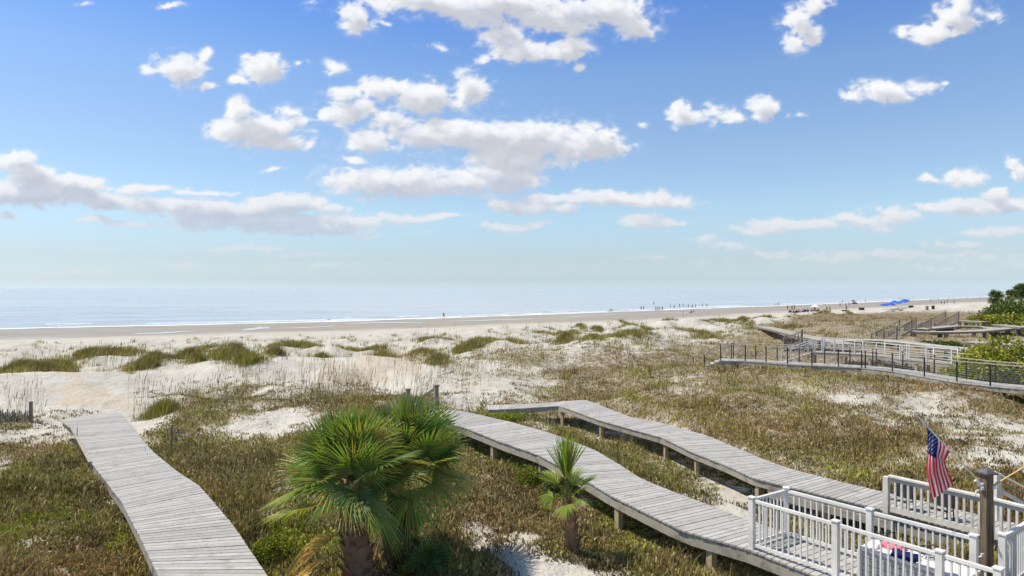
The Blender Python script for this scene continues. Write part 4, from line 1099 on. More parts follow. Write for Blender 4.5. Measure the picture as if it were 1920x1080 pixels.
# young palm
yb = Vector((1.32, 14.6, hz1(1.32, 14.6))); yt = Vector((1.18, 14.55, 4.50))
r_ = random.Random(4); rt = thing('palm_tree', 'slender young palm with upright bright green fronds, in front of the middle boardwalk', 'palm tree', tuple(yb))
mb = MB(); mb.tube([yb-Vector((0,0,.3)), yb.lerp(yt, .35), yb.lerp(yt, .7), yt], [.16, .145, .11, .07], 12); tr = mb.build('trunk', M['trunk'], rt, smooth=True)
mb = MB()
for k in range(46):
    f = k/46; an = k*2.4; p = yb.lerp(yt, f*.98); rad = lerp(.17, .08, f); o_ = Vector((math.cos(an), math.sin(an), 0)); t_ = Vector((-o_.y, o_.x, 0)); u_ = o_*.015
    a_ = p+o_*rad*.75; b_ = p+o_*rad*1.3+Vector((0,0,.17)); mb.hexa([a_-t_*.05-u_, a_+t_*.05-u_, a_+t_*.05+u_, a_-t_*.05+u_, b_-t_*.02-u_*.5, b_+t_*.02-u_*.5, b_+t_*.02+u_*.5, b_-t_*.02+u_*.5])
mb.build('leaf_boots', M['boot'], tr)
for k in range(20):
    an = k*2.4
    if k < 10: e = R(r_.uniform(80, 89)); Rr, pl, dr, sp_ = r_.uniform(.75, .95), r_.uniform(.4, .62), .02, r_.uniform(16, 30)
    elif k < 15: e = R(r_.uniform(35, 60)); Rr, pl, dr, sp_ = .5, .42, .12, 50
    else: e = R(r_.uniform(-5, 30)); Rr, pl, dr, sp_ = .36, .30, .35, 80
    D = Vector((math.cos(an)*math.cos(e), math.sin(an)*math.cos(e), math.sin(e)))
    frond(rt, yt+Vector((0,0,.0)), D, pl, Rr, 20 if k < 10 else 26, dr, r_.choice([(.26,.35,.045), (.20,.29,.04), (.34,.39,.06)]), r_, sp_, wid=.8, pcol=(.22, .27, .06))
def palmetto(label, px, py, d, n, Rr, seed, up=55, cols=((.06,.12,.035), (.09,.16,.045))):
    x = (px-960)/F*d; b_ = Vector((x, d, hz1(x, d))); r_ = random.Random(seed)
    rt = thing('palmetto', label, 'palmetto', tuple(b_))
    zc = CAMZ-(py-540)/F*d
    for k in range(n):
        an = k*2.4; e = R(r_.uniform(up-45, up+30)); D = Vector((math.cos(an)*math.cos(e), math.sin(an)*math.cos(e), math.sin(e)))
        frond(rt, b_, ((Vector((x, d, zc))-b_)*1.0+D*.3), max(.2, (zc-b_.z)*r_.uniform(.7, 1.05)), Rr, 26, .12, r_.choice(cols), r_, 105, wid=.8)
palmetto('dark green dwarf palmetto right beside the trunk of the big palm', 747, 975, 13.9, 9, .42, 21)
palmetto('small dark spiky palmetto at the bottom edge, right of the palm trunks', 802, 1040, 13.2, 10, .45, 22)
# dried fronds
for k, (px, py, d, an, lb) in enumerate(((640, 1000, 12.7, 176, 'dried yellow palm frond hanging against the left side of the big trunk, upper one'), (632, 1035, 12.5, 200, 'dried yellow palm frond lying at the foot of the big palm, lower one'))):
    b_ = atd(px, py, d); r_ = random.Random(50+k); D = Vector((math.cos(R(an)), math.sin(R(an))*.5, -.28-.1*k))
    rt = thing('dead_frond', lb, 'palm frond', tuple(b_)); 
    frond(rt, b_, D, .12, .86, 30, .25, (.60, .39, .07), r_, 40, wid=1.1, name='blade', pcol=(.40, .25, .08))

# ------------------------------------------------------------------ shrubs
def shrub(label, base, rx, ry, rz_, n, leaf, cols, seed, lumps=12, name='shrub', cat='shrub', flat_=0.0, branches=7, group=None):
    g_ = np.random.default_rng(seed); base = Vector(base)
    rt = thing(name, label, cat, tuple(base), 0, group)
    lc = g_.normal(size=(lumps, 3)); lc /= np.linalg.norm(lc, axis=1)[:, None]; lc *= g_.uniform(.25, .85, (lumps, 1)); lc[:, 2] = np.abs(lc[:, 2])*.9
    lr = g_.uniform(.28, .5, lumps)
    li = g_.integers(0, lumps, n); d = g_.normal(size=(n, 3)); d /= np.linalg.norm(d, axis=1)[:, None]
    rr = g_.uniform(.45, 1.0, n)**.6
    P = lc[li]+d*(lr[li]*rr)[:, None]; P[:, 2] = np.abs(P[:, 2])
    P = P*np.array([rx, ry, rz_])+np.array(base)
    keep = P[:, 2] > base.z-.05
    P = P[keep]; n = len(P); li = li[keep]; d = d[keep]
    a = g_.normal(size=(n, 3)); a = a*.7+d*.3+np.array([0, 0, .4]); a /= np.linalg.norm(a, axis=1)[:, None]
    b_ = np.cross(a, g_.normal(size=(n, 3))); b_ /= np.linalg.norm(b_, axis=1)[:, None]
    L = leaf*g_.uniform(.6, 1.3, n)[:, None]
    V = np.stack([P, P+a*L*.5+b_*L*.33, P+a*L, P+a*L*.5-b_*L*.33], 1).reshape(-1, 3)
    cb = np.array(cols)[g_.integers(0, len(cols), lumps)][li]*.6+np.array(cols)[g_.integers(0, len(cols), n)]*.4
    cb = cb*g_.uniform(.65, 1.35, (n, 1)); col = np.repeat(cb, 4, 0)
    o = np_mesh('foliage', V, np.arange(n*4).reshape(-1, 4), np.zeros((0, 3), int), M['leaf'], col)
    o.parent = rt; o.matrix_parent_inverse = Matrix.Translation(base).inverted()
    mb = MB(); r_ = random.Random(seed)
    for k in range(branches):
        c_ = Vector(lc[k % lumps]); e = base+Vector((c_.x*rx, c_.y*ry, c_.z*rz_)); m_ = base.lerp(e, .5)+Vector((0, 0, rz_*.12))
        mb.tube([base-Vector((0,0,.15)), m_, e], [leaf*.22+.01, leaf*.15+.006, .004], 5)
    mb.build('branches', M['trunk'], rt)
    return rt
YG = [(.33,.345,.035), (.26,.28,.035), (.16,.19,.025), (.42,.40,.05)]
DG = [(.08,.125,.03), (.11,.16,.035), (.05,.09,.022), (.18,.19,.05)]
OG = [(.11,.16,.025), (.16,.20,.03), (.06,.10,.02)]
def gp(px, py): return tuple(G3(px, py))
shrub('round yellow green bush between the left boardwalk and the big palm', gp(520, 1052), .66, .6, .80, 5200, .055, YG+[(.07,.12,.015)], 31, 16)
shrub('low yellow green bush behind the round one, left of the big palm', gp(500, 985), .38, .4, .25, 1300, .05, YG+OG, 32)
shrub('leafy green bush against the near side of the middle boardwalk, left of the young palm', gp(985, 905), .75, .6, .62, 4600, .055, OG+YG[1:3], 33, 14)
shrub('leafy green bush touching the left side of the young palm, darker underneath', gp(1035, 930), .5, .45, .5, 2600, .055, OG+DG, 34)
shrub('low yellow green creeping shrub in the gap between the middle and right boardwalks', gp(950, 795), 1.9, .9, .38, 4200, .07, YG+OG, 35, 16)
shrub('dense green undergrowth between the two big palm trunks and the palmettos', gp(762, 1040), .6, .5, .5, 3000, .06, OG+DG, 36)
shrub('yellow green low shrub at the bottom edge between trunk and palmetto', gp(770, 1085), .45, .4, .3, 1800, .05, YG, 37)
shrub('large bright green sea grape bush behind the cable railing at the right edge', (29.9, 41.6, hz1(29.9, 41.6)), 3.7, 1.9, 2.75, 24000, .19, YG, 38, 44, branches=12)
shrub('tall darker green bush at the far right end behind the sea grape', (35.0, 43.5, hz1(35.0, 43.5)), 2.6, 2.0, 2.2, 5000, .2, OG+DG, 39, 18)
shrub('dark green leafy shrub under the cable rail walkway at the right edge', (27.0, 33.6, hz1(27.0, 33.6)), 2.2, .9, .7, 2600, .12, DG, 40, 14)
shrub('low green palmetto thicket between the pale walkway and the sea grape', tuple(W(1770, 652, 3.6)), 3.0, 1.6, .7, 4500, .16, OG+DG, 41, 16)
for k, (px, py, y_, rx, h, cs, lb) in enumerate([
    (1842, 606, 103, 3.0, 2.0, YG+[(.30,.22,.03)], 'yellow green shrub tinged orange at the left end of the far thicket'),
    (1868, 611, 98, 3.6, 1.9, YG+OG, 'bright green low shrub in front of the far dark thicket'),
    (1905, 607, 100, 4.2, 2.2, YG+OG, 'yellow green shrub at the right margin in front of the far palms'),
    (1862, 592, 112, 3.4, 3.3, DG, 'dark green shrub directly under the leftmost far palm'),
    (1885, 590, 116, 4.0, 3.4, DG+OG, 'dark green shrub in the middle of the far thicket, with the greyish hollow'),
    (1914, 590, 112, 4.2, 4.2, DG+OG, 'tall dark shrub at the right margin below the tallest far palm')]):
    x = (px-960)/F*y_; shrub(lb, (x, y_, hz1(x, y_)), rx, rx*.8, h, 3800, .38, cs, 60+k, 16)
for k, (px, pyc, y_, lb, rr) in enumerate([(1868, 556, 122, 'leftmost palm of the far thicket, broad and dark crowned', .9), (1896, 553, 128, 'slim palm standing apart in the middle of the far thicket', .75), (1914, 546, 118, 'tallest far palm, at the right margin and cut by the photo edge', 1.05)]):
    x = (px-960)/F*y_; zc = CAMZ-(pyc-540)/F*y_
    palm(lb, (x, y_, hz1(x, y_)), (x, y_, zc), .22, .18, 26, .7*rr, 1.05*rr, 18, 80+k, elev=(-55, 80), boots=0, wid=3.2, seg=4, cols=[(.07,.12,.03), (.10,.14,.035), (.16,.17,.05)])

# ------------------------------------------------------------------ beach people
def skinmesh(joints, edges, root=0, sub=1, name='body'):
    me = bpy.data.meshes.new(name); me.from_pydata([j[:3] for j in joints], edges, [])
    o = bpy.data.objects.new(name, me); C.objects.link(o)
    sk = o.modifiers.new('s', 'SKIN'); 
    for i, j in enumerate(joints):
        r_ = j[3]; d = me.skin_vertices[0].data[i]; d.radius = (r_, r_) if not isinstance(r_, tuple) else r_; d.use_root = (i == root)
    ss = o.modifiers.new('d', 'SUBSURF'); ss.levels = sub; ss.render_levels = sub
    bpy.context.view_layer.update()
    dg = bpy.context.evaluated_depsgraph_get(); out = bpy.data.meshes.new_from_object(o.evaluated_get(dg))
    bpy.data.objects.remove(o); bpy.data.meshes.remove(me); out.name = name
    out.polygons.foreach_set('use_smooth', [True]*len(out.polygons)); return out
def pose(kind):
    # facing +x; returns joints dict
    J = dict(pel=(0,0,.95), wst=(0,0,1.12), chs=(0,0,1.33), nck=(0,0,1.50), hd0=(.02,0,1.58), hd1=(.02,0,1.72))
    for s, n in ((1, 'l'), (-1, 'r')):
        J['sh'+n] = (0,.18*s,1.42); J['el'+n] = (0,.24*s,1.14); J['wr'+n] = (.06,.24*s,.90); J['hn'+n] = (.09,.23*s,.80)
        J['hp'+n] = (0,.09*s,.90); J['kn'+n] = (.02,.10*s,.50); J['an'+n] = (0,.10*s,.08); J['to'+n] = (.16,.12*s,.03)
    if kind == 'walk':
        J.update(knl=(.22,.10,.52), anl=(.30,.10,.09), tol=(.46,.11,.05), knr=(-.06,-.10,.50), anr=(-.36,-.10,.14), tor=(-.24,-.11,.03),
                 ell=(-.16,.24,1.16), wrl=(-.20,.24,.92), hnl=(-.18,.23,.83), elr=(.12,-.24,1.16), wrr=(.30,-.22,1.02), hnr=(.37,-.21,.97))
    if kind == 'sit':
        for k in list(J):
            x, y, z = J[k]; J[k] = (x-.0, y, z-.55)
        for s, n in ((1, 'l'), (-1, 'r')):
            J['hp'+n] = (.05,.10*s,.36); J['kn'+n] = (.45,.13*s,.52); J['an'+n] = (.62,.13*s,.10); J['to'+n] = (.78,.14*s,.05)
            J['el'+n] = (.06,.26*s,.62); J['wr'+n] = (.28,.2*s,.50); J['hn'+n] = (.36,.17*s,.50)
    if kind == 'bend':
        J.update(wst=(.10,0,1.08), chs=(.32,0,1.18), nck=(.48,0,1.20), hd0=(.55,0,1.20), hd1=(.67,0,1.15))
        for s, n in ((1, 'l'), (-1, 'r')): J['sh'+n] = (.42,.18*s,1.15); J['el'+n] = (.45,.2*s,.88); J['wr'+n] = (.52,.16*s,.66); J['hn'+n] = (.55,.15*s,.58)
    if kind == 'wide':
        for s, n in ((1, 'l'), (-1, 'r')):
            J['kn'+n] = (.03,.24*s,.50); J['an'+n] = (0,.34*s,.08); J['to'+n] = (.14,.38*s,.03); J['el'+n] = (.02,.38*s,1.22); J['wr'+n] = (.12,.30*s,1.02); J['hn'+n] = (.18,.26*s,.98)
    return J
RAD = dict(pel=.125, wst=.11, chs=.13, nck=.055, hd0=.075, hd1=.085, sh=.06, el=.042, wr=.03, hn=.035, hp=.085, kn=.056, an=.036, to=.03)
def person_proto(kind):
    J = pose(kind); names = list(J); idx = {n: i for i, n in enumerate(names)}
    js = [(*J[n], RAD.get(n, RAD.get(n[:2], .05))) for n in names]
    E = [('pel','wst'), ('wst','chs'), ('chs','nck'), ('nck','hd0'), ('hd0','hd1')]
    for n in 'lr': E += [('chs','sh'+n), ('sh'+n,'el'+n), ('el'+n,'wr'+n), ('wr'+n,'hn'+n), ('pel','hp'+n), ('hp'+n,'kn'+n), ('kn'+n,'an'+n), ('an'+n,'to'+n)]
    body = skinmesh(js, [(idx[a], idx[b]) for a, b in E]); body.materials.append(M['skin'])
    def sub(nn, ee, grow, name, m_):
        ix = {n: i for i, n in enumerate(nn)}
        me = skinmesh([(*J[n], RAD.get(n, RAD.get(n[:2], .05))+grow) for n in nn], [(ix[a], ix[b]) for a, b in ee], name=name); me.materials.append(M[m_]); return me
    def mk(m1, m2):
        top = sub(['wst','chs','shl','shr','ell','elr'], [('wst','chs'), ('chs','shl'), ('chs','shr'), ('shl','ell'), ('shr','elr')], .022, 'shirt', m1)
        bot = sub(['pel','wst','hpl','hpr','knl','knr'], [('pel','wst'), ('pel','hpl'), ('pel','hpr'), ('hpl','knl'), ('hpr','knr')], .022, 'shorts', m2)
        return top, bot
    hb = bmesh.new(); bmesh.ops.create_icosphere(hb, subdivisions=2, radius=.105); h = J['hd1']
    bmesh.ops.translate(hb, verts=hb.verts, vec=(h[0]-.025, h[1], h[2]+.02)); hm = bpy.data.meshes.new('hair'); hb.to_mesh(hm); hb.free(); hm.materials.append(M['hair'])
    return body, mk, hm
PROTO = {}
def person(label, px, py, kind='stand', cloth=('darkcloth', 'darkcloth'), rz=None, group=None, hat=None, loc=None):
    key = (kind,)+cloth
    if kind not in PROTO: PROTO[kind] = person_proto(kind)
    body, mk, hm = PROTO[kind]
    if key not in PROTO: PROTO[key] = mk(*cloth)
    tp, bt = PROTO[key]; p = loc or G3(px, py); p = Vector(p); p.z = max(p.z, -.1)
    b_ = bpy.data.objects.new('person', body); C.objects.link(b_)
    b_.location = p; b_.rotation_euler = (0, 0, rnd.uniform(0, 6.28) if rz is None else rz); tag(b_, label, 'person', group)
    for me, n in ((tp, 'shirt'), (bt, 'shorts'), (hm, 'hair')):
        o = bpy.data.objects.new(n, me); C.objects.link(o); o.parent = b_
    if hat:
        mb = MB(); h = pose(kind)['hd1']; mb.tube([(h[0], h[1], h[2]+.03), (h[0], h[1], h[2]+.05), (h[0], h[1], h[2]+.16)], [.24, .13, .08], 12); o = mb.build('sun_hat', M[hat], None, origin=(0,0,0)); o.parent = b_
    return b_
DK = ('darkcloth', 'darkcloth'); RD = ('redcloth', 'darkcloth'); WH = ('whitecloth', 'darkcloth'); NV = ('navy', 'darkcloth')
person('lone person in a white hat at the sea edge, left of all the others', 832, 597, 'wide', NV, R(-70), hat='whitecloth')
person('dark dressed person bending over a dog on the wet sand', 1148, 585, 'bend', DK, R(180))
person('left one of a close pair at the waterline, right of the dog', 1202, 582, 'stand', DK, 1)
person('right one of a close pair at the waterline, right of the dog', 1206.5, 582, 'walk', DK, 2)
person('person wading in the shallows just behind the row of four', 1226, 576.5, 'stand', DK, 1.2)
for k, (px, w_) in enumerate(((1229.5, 'leftmost of four people standing in a row on the wet sand'), (1233.5, 'second from left of four people standing in a row on the wet sand'), (1237.5, 'third from left of four people standing in a row on the wet sand'), (1242, 'rightmost of four people standing in a row on the wet sand'))):
    person(w_, px, 583, 'stand' if k % 2 else 'walk', DK, k*1.3, 'people in a row on the wet sand')
wad = [(1257,579,'wader nearest to the row of four, on its right'),(1264,579.5,'second wader right of the row of four'),(1274,578,'third wader right of the row of four'),(1281,577.5,'fourth wader right of the row of four'),(1291,578,'left one of the two tall waders in the middle of the waders'),(1298,578.5,'right one of the two tall waders in the middle of the waders'),(1304,578,'small wader just right of the two tall ones'),(1317,577,'small wader beside the rightmost tall one'),(1325,577,'tall rightmost wader of the line in the shallows')]
for k, (px, py, lb) in enumerate(wad): person(lb, px, py, ('stand', 'walk')[k % 2], (DK, NV, RD)[k % 3], k*.9, 'people wading in the shallows')
person('person sitting on the sand behind the foredune, dark clothes', 1301, 587, 'sit', DK, 2.6)
person('person in red sitting on the sand beside the dark dressed one behind the foredune', 1296, 588.5, 'sit', RD, 2.2)
person('person in white walking in the shallows far behind the resting group, left one', 1455, 573.5, 'walk', WH, 2)
person('person walking in the shallows far behind the resting group, right one', 1459.5, 573.5, 'walk', DK, 2)
for px, lb in ((1477, 'leftmost of three dark figures standing on the beach before the resting group'), (1485, 'middle one of three dark figures standing on the beach before the resting group'), (1489.5, 'rightmost of three dark figures standing on the beach before the resting group')):
    person(lb, px, 581.5, 'stand', DK, None, 'three dark figures on the beach')
# resting group on low chairs
def low_chair(label, p, rz, m_, group):
    r_ = thing('beach_chair', label, 'beach chair', tuple(p), rz, group)
    def add(name, mb, mm): o = mb.build(name, M[mm], None, origin=(0, 0, 0)); o.parent = r_
    mb = MB(); mb.bar((-.25, 0, .26), (.30, 0, .32), .56, .03); add('seat', mb, m_)
    mb = MB(); mb.bar((-.25, 0, .28), (-.62, 0, .85), .56, .03); add('backrest', mb, m_)
    for s in (-.28, .28):
        mb = MB(); mb.bar((.3, s, .32), (.2, s, 0), .03, .03); mb.bar((-.2, s, .28), (-.35, s, 0), .03, .03); mb.bar((-.4, s, .5), (.25, s, .5), .04, .03); mb.bar((.25, s, .5), (.25, s, .05), .03, .03); add('side_frame', mb, 'cable')
sp_ = [(1481,587.5),(1488,588),(1493,588),(1498,587.5),(1505,586.5),(1508.5,586),(1514,586),(1522,585.5),(1529,585),(1533,585)]
ordn = ['first', 'second', 'third', 'fourth', 'fifth', 'sixth', 'seventh', 'eighth', 'ninth', 'tenth']
for k, (px, py) in enumerate(sp_):
    p = G3(px, py); an = R(110+12*math.sin(k*2)); low_chair('low beach chair, %s from the left in the resting group by the pale pink umbrella' % ordn[k], p, an, ('darkcloth', 'navy', 'darkcloth', 'pink', 'darkcloth')[k % 5], 'beach chairs of the resting group')
    q = Vector((p.x+.05*math.cos(an), p.y, p.z+.02)); person('person resting in the %s beach chair from the left near the pale pink umbrella' % ordn[k], 0, 0, 'sit', (DK, NV, RD, DK, WH)[k % 5], an, 'people of the resting group', loc=q)
person('standing person under the pale pink umbrella', 1527, 584, 'stand', RD, 1)
person('person in red standing on the left behind a grass tuft, right of the pink umbrella', 1550.5, 584, 'stand', RD, 2)
person('person in red standing on the right behind a grass tuft, right of the pink umbrella', 1556, 583.5, 'walk', RD, 2.4)
person('person sitting on the sand beside the two in red', 1557, 586.5, 'sit', DK, 2.4)
solo = [(1575,575,'dark figure on the wet beach, left of the two beyond the kayak'),(1580,569,'small figure at the waterline above the kayak'),(1586,575,'dark figure on the wet beach straight beyond the kayak'),(1592,573.5,'small figure between the kayak and the black umbrella'),(1622.5,567,'figure at the waterline between the black umbrella and the blue umbrellas'),
 (1685.5,563.5,'leftmost of three waders beyond the blue umbrellas'),(1689,563.5,'middle wader of three beyond the blue umbrellas'),(1692.5,563.5,'rightmost of three waders beyond the blue umbrellas'),(1705.5,563.5,'left wader of the pair right of the blue umbrellas'),(1710.5,563.5,'right wader of the pair right of the blue umbrellas'),
 (1744.5,567.5,'figure on the wet sand left of the dark bins'),(1765,570.5,'left one of two small figures on the pale sand near the far dune'),(1771,571,'right one of two small figures on the pale sand near the far dune'),(1776.5,568,'tall figure on the wet sand in front of the far wader'),(1778.5,561.5,'far wader near the right end of the shoreline'),(1789,570,'dark figure with a bag on the pale sand, right of the other walkers'),(1837,561,'farthest figure, walking where the beach meets the shrubs'),(1759,564.5,'seated looking far figure on the wet sand')]
for k, (px, py, lb) in enumerate(solo): person(lb, px, py, ('stand', 'walk', 'stand')[k % 3], (DK, NV, DK, RD)[k % 4], None)
person('dark figure standing beside the dark kayak on the dry sand', 1587, 583, 'stand', DK, 1)
def beach_umbrella(label, p, m_, r=1.25, h=2.25, group=None, vents=True):
    p = Vector(p); r_ = thing('beach_umbrella', label, 'umbrella', tuple(p), 0, group); mb = MB(); mb.tube([p-Vector((0,0,.3)), p+Vector((0,0,h))], .025, 6); mb.build('pole', M['flagpole'], r_)
    mb = MB(); n = 16; tp_ = p+Vector((0,0,h)); ring1 = []; ring2 = []
    for k in range(n):
        a = 2*math.pi*k/n; rr = r*(1 if k % 2 == 0 else .95)
        ring2.append(tuple(p+Vector((math.cos(a)*rr, math.sin(a)*rr, h-.78-(0 if k % 2 else .06))))); ring1.append(tuple(p+Vector((math.cos(a)*r*.55, math.sin(a)*r*.55, h-.30))))
    mb.v = [tuple(tp_)]+ring1+ring2
    for k in range(n):
        k2 = (k+1) % n; mb.f += [(0, 1+k, 1+k2), (1+k, 1+n+k, 1+n+k2, 1+k2)]; mb.mi += [0, 0]
    o = mb.build('canopy', M[m_], r_); so = o.modifiers.new('t', 'SOLIDIFY'); so.thickness = .02
    mb = MB()
    for k in range(8):
        a = 2*math.pi*k/8; mb.bar(p+Vector((0,0,h-.5)), p+Vector((math.cos(a)*r*.55, math.sin(a)*r*.55, h-.24)), .015, .015)
    mb.build('ribs', M['cable'], r_)
beach_umbrella('pale pink and white beach umbrella over the right end of the resting group', G3(1529, 584), 'palepink', 1.5, 2.3)
beach_umbrella('black beach umbrella on the wet sand, nearer one', G3(1602, 576), 'darkcloth', 1.35, 2.2)
beach_umbrella('black beach umbrella at the waterline just beyond the other black one', G3(1600, 570), 'darkcloth', 1.2, 2.2)
bu = [(1657,580.5,'blue','leftmost blue umbrella of the cluster, low and wide'),(1664,579,'blue','second blue umbrella from the left in the cluster'),(1670,581,'blue','blue umbrella in front at the middle of the cluster'),(1677,578,'blue','dark blue umbrella at the back left of the light blue one'),(1687,576,'ltblue','light blue umbrella on top in the middle right of the cluster'),(1682,580.5,'blue','blue umbrella directly in front of the light blue one'),(1693,577.5,'blue','blue umbrella behind the right end of the lounge chairs'),(1697,579.5,'blue','rightmost blue umbrella of the cluster')]
for px, py, m_, lb in bu: beach_umbrella(lb, G3(px, py), m_, 1.5, 2.1 if m_ == 'blue' and px < 1675 else 2.9, 'blue umbrellas of the rental stand')
def lounge(label, p, rz, grp):
    r_ = thing('lounge_chair', label, 'lounge chair', tuple(p), rz, grp)
    def add(name, mb, mm): o = mb.build(name, M[mm], None, origin=(0, 0, 0)); o.parent = r_
    mb = MB(); mb.bar((-.2, 0, .33), (1.15, 0, .33), .6, .06); add('seat', mb, 'white')
    mb = MB(); mb.bar((-.2, 0, .35), (-.68, 0, .92), .6, .06); add('backrest', mb, 'white')
    for x in (-.15, 1.05):
        for s in (-.26, .26): mb = MB(); mb.box((x, s, .15), (.06, .06, .30)); add('leg', mb, 'joist')
for k in range(9):
    p = G3(1668+k*3.9, 584.2-k*.42); lounge('white lounge chair, %s from the left in the row before the blue umbrellas' % ordn[k], p, R(118), 'white lounge chairs of the rental stand')
# kayak, carts, bins, dog
p = G3(1585, 583.8); r_ = thing('kayak', 'dark kayak lying on the dry sand beside a standing figure', 'kayak', tuple(p))
mb = MB(); N_ = 12
for i in range(N_+1):
    f = i/N_; x = (f-.5)*3.2; w_ = .36*math.sin(math.pi*f)**.6+.01
    for k in range(10):
        a = 2*math.pi*k/10; mb.v.append((p.x+x, p.y+.2*x+math.cos(a)*w_, p.z+.2+math.sin(a)*.2*(math.sin(math.pi*f)**.4+.02)+.12*(2*f-1)**2))
for i in range(N_):
    for k in range(10): a_ = i*10+k; b_ = i*10+(k+1) % 10; mb.f.append((a_, b_, b_+10, a_+10)); mb.mi.append(0)
mb.build('hull', M['darkcloth'], r_, smooth=True)
mb = MB(); mb.tube([p+Vector((-.2+.35*math.cos(t*.524), -.0+.24*math.sin(t*.524), .42)) for t in range(13)], .03, 6); mb.build('cockpit_rim', M['cable'], r_)
def cart(label, px, py, m_, roof):
    p = G3(px, py); r_ = thing('beach_cart', label, 'beach cart', tuple(p))
    mb = MB(); mb.hexa([p+Vector(q) for q in ((-.6,-.4,.35),(.6,-.4,.35),(.6,.4,.35),(-.6,.4,.35),(-.75,-.5,.8),(.75,-.5,.8),(.75,.5,.8),(-.75,.5,.8))]); mb.build('tub', M[m_], r_)
    for x in (-.5, .5):
        for s in (-.5, .5):
            mb = MB(); mb.tube([p+Vector((x, s-.06, .25)), p+Vector((x, s+.06, .25))], .25, 12); mb.build('wheel', M['tire'], r_)
    if roof:
        mb = MB(); mb.box(p+Vector((0, 0, 1.5)), (1.5, 1.1, .06)); mb.build('sunshade', M['whitecloth'], r_)
        for x in (-.6, .6):
            for s in (-.4, .4): mb = MB(); mb.box(p+Vector((x, s, 1.14)), (.04, .04, .7)); mb.build('upright', M['black'], r_)
    else:
        mb = MB(); mb.bar(p+Vector((.7, 0, .7)), p+Vector((1.2, 0, 1.2)), .04, .04); mb.build('handle', M['black'], r_)
cart('small dark cart with a white sunshade standing alone on the dry sand', 1615.5, 581.5, 'darkcloth', True)
cart('dark beach cart parked right of the blue umbrellas', 1708, 577, 'darkcloth', False)
for px, py, lb in ((1738, 581.5, 'grey litter barrel on the sand edge, paler left one'), (1749.5, 580.5, 'dark litter barrel on the sand edge by the low fence')):
    p = G3(px, py); r_ = thing('litter_barrel', lb, 'barrel', tuple(p)); mb = MB(); mb.tube([p, p+Vector((0,0,.3)), p+Vector((0,0,.6)), p+Vector((0,0,1.05))], [.36,.40,.40,.37], 14); mb.build('drum', M['oldwood' if px < 1745 else 'darkcloth'], r_)
    mb = MB(); mb.tube([p+Vector((0,0,1.05)), p+Vector((0,0,1.12))], [.40, .39], 14); mb.build('rim', M['black'], r_)
p = G3(1143.5, 584.6)
dj = [(0,0,.42,.11),(.28,0,.45,.13),(-.26,0,.43,.09),(.42,0,.58,.07),(.54,0,.66,.075),(.68,0,.62,.04),(-.5,0,.52,.02)]; de = [(0,1),(0,2),(1,3),(3,4),(4,5),(2,6)]
for x, s in ((1,1),(1,-1),(2,1),(2,-1)):
    bx = dj[x][0]; n0 = len(dj); dj += [(bx+(.0 if x == 1 else -.05), .08*s, .34, .05), (bx+(-.02 if x == 1 else .03), .08*s, .19, .03), (bx+(.0 if x == 1 else -.05), .08*s, .03, .028)]; de += [(x, n0), (n0, n0+1), (n0+1, n0+2)]
dm = skinmesh(dj, de, 0, 1, 'dog'); dm.materials.append(M['darkcloth']); o = bpy.data.objects.new('dog', dm); C.objects.link(o); o.location = p; o.rotation_euler = (0, 0, R(10)); tag(o, 'small dark dog in front of the bending person on the wet sand', 'dog')

# ------------------------------------------------------------------ ground cover: blades, leaves and stalks (uncountable)
def to_photo(P): return proj(P[:, 0], P[:, 1], P[:, 2])
def sample(n, px0, px1, py0, py1, zg=3.1, seed=0):
    g_ = np.random.default_rng(seed); px = g_.uniform(px0, px1, n); py = g_.uniform(py0, py1, n)
    y = (CAMZ-zg)*F/(py-540); x = (px-960)/F*y
    y = y*(1+g_.normal(0, .01, n)); return x, y, hgt(x, y)
def under_walk(x, y):
    """points lying inside a boardwalk's footprint"""
    m = np.zeros(x.shape, bool)
    for w in (BW1, BW2, BW3, w4, w5):
        ts = np.linspace(0, w.L, 60); nn = [w.n(t) for t in ts]; ff = [w.f(t) for t in ts]
        for i in range(59):
            A, B, D = nn[i], nn[i+1], ff[i]
            ux, uy = B.x-A.x, B.y-A.y; vx, vy = D.x-A.x, D.y-A.y; det = ux*vy-uy*vx
            if abs(det) < 1e-6: continue
            dx, dy = x-A.x, y-A.y; a_ = (dx*vy-dy*vx)/det; b_ = (ux*dy-uy*dx)/det
            m |= (a_ > -.05) & (a_ < 1.05) & (b_ > -.02) & (b_ < 1.02)
    return m
def blades(name, x, y, z, L, wd, lean, az, col, label, cat, stiff=.35):
    """each blade: a bent tapering strip (quad + triangle)"""
    n = len(x); g_ = np.random.default_rng(n)
    fa = g_.uniform(0, 2*np.pi, n); sx, sy = np.cos(fa)*wd*.5, np.sin(fa)*wd*.5
    dx, dy = np.cos(az)*lean, np.sin(az)*lean; up = np.sqrt(np.maximum(1-lean**2, .02))
    m = np.stack([x+dx*L*.5*stiff*1.6, y+dy*L*.5*stiff*1.6, z+up*L*.55], 1); tp_ = np.stack([x+dx*L, y+dy*L, z+up*L*.95], 1)
    b0 = np.stack([x-sx, y-sy, z-.03], 1); b1 = np.stack([x+sx, y+sy, z-.03], 1)
    S = np.stack([sx, sy, 0*sx], 1)
    V = np.stack([b0, b1, m+S*.8, m-S*.8, tp_], 1).reshape(-1, 3)
    I = np.arange(n)*5
    q = np.stack([I, I+1, I+2, I+3], 1); t_ = np.stack([I+3, I+2, I+4], 1)
    cc = np.repeat(col, 5, 0); 
    o = np_mesh(name, V, q, t_, M['veg'], cc); tag(o, label, cat, kind='stuff'); return o
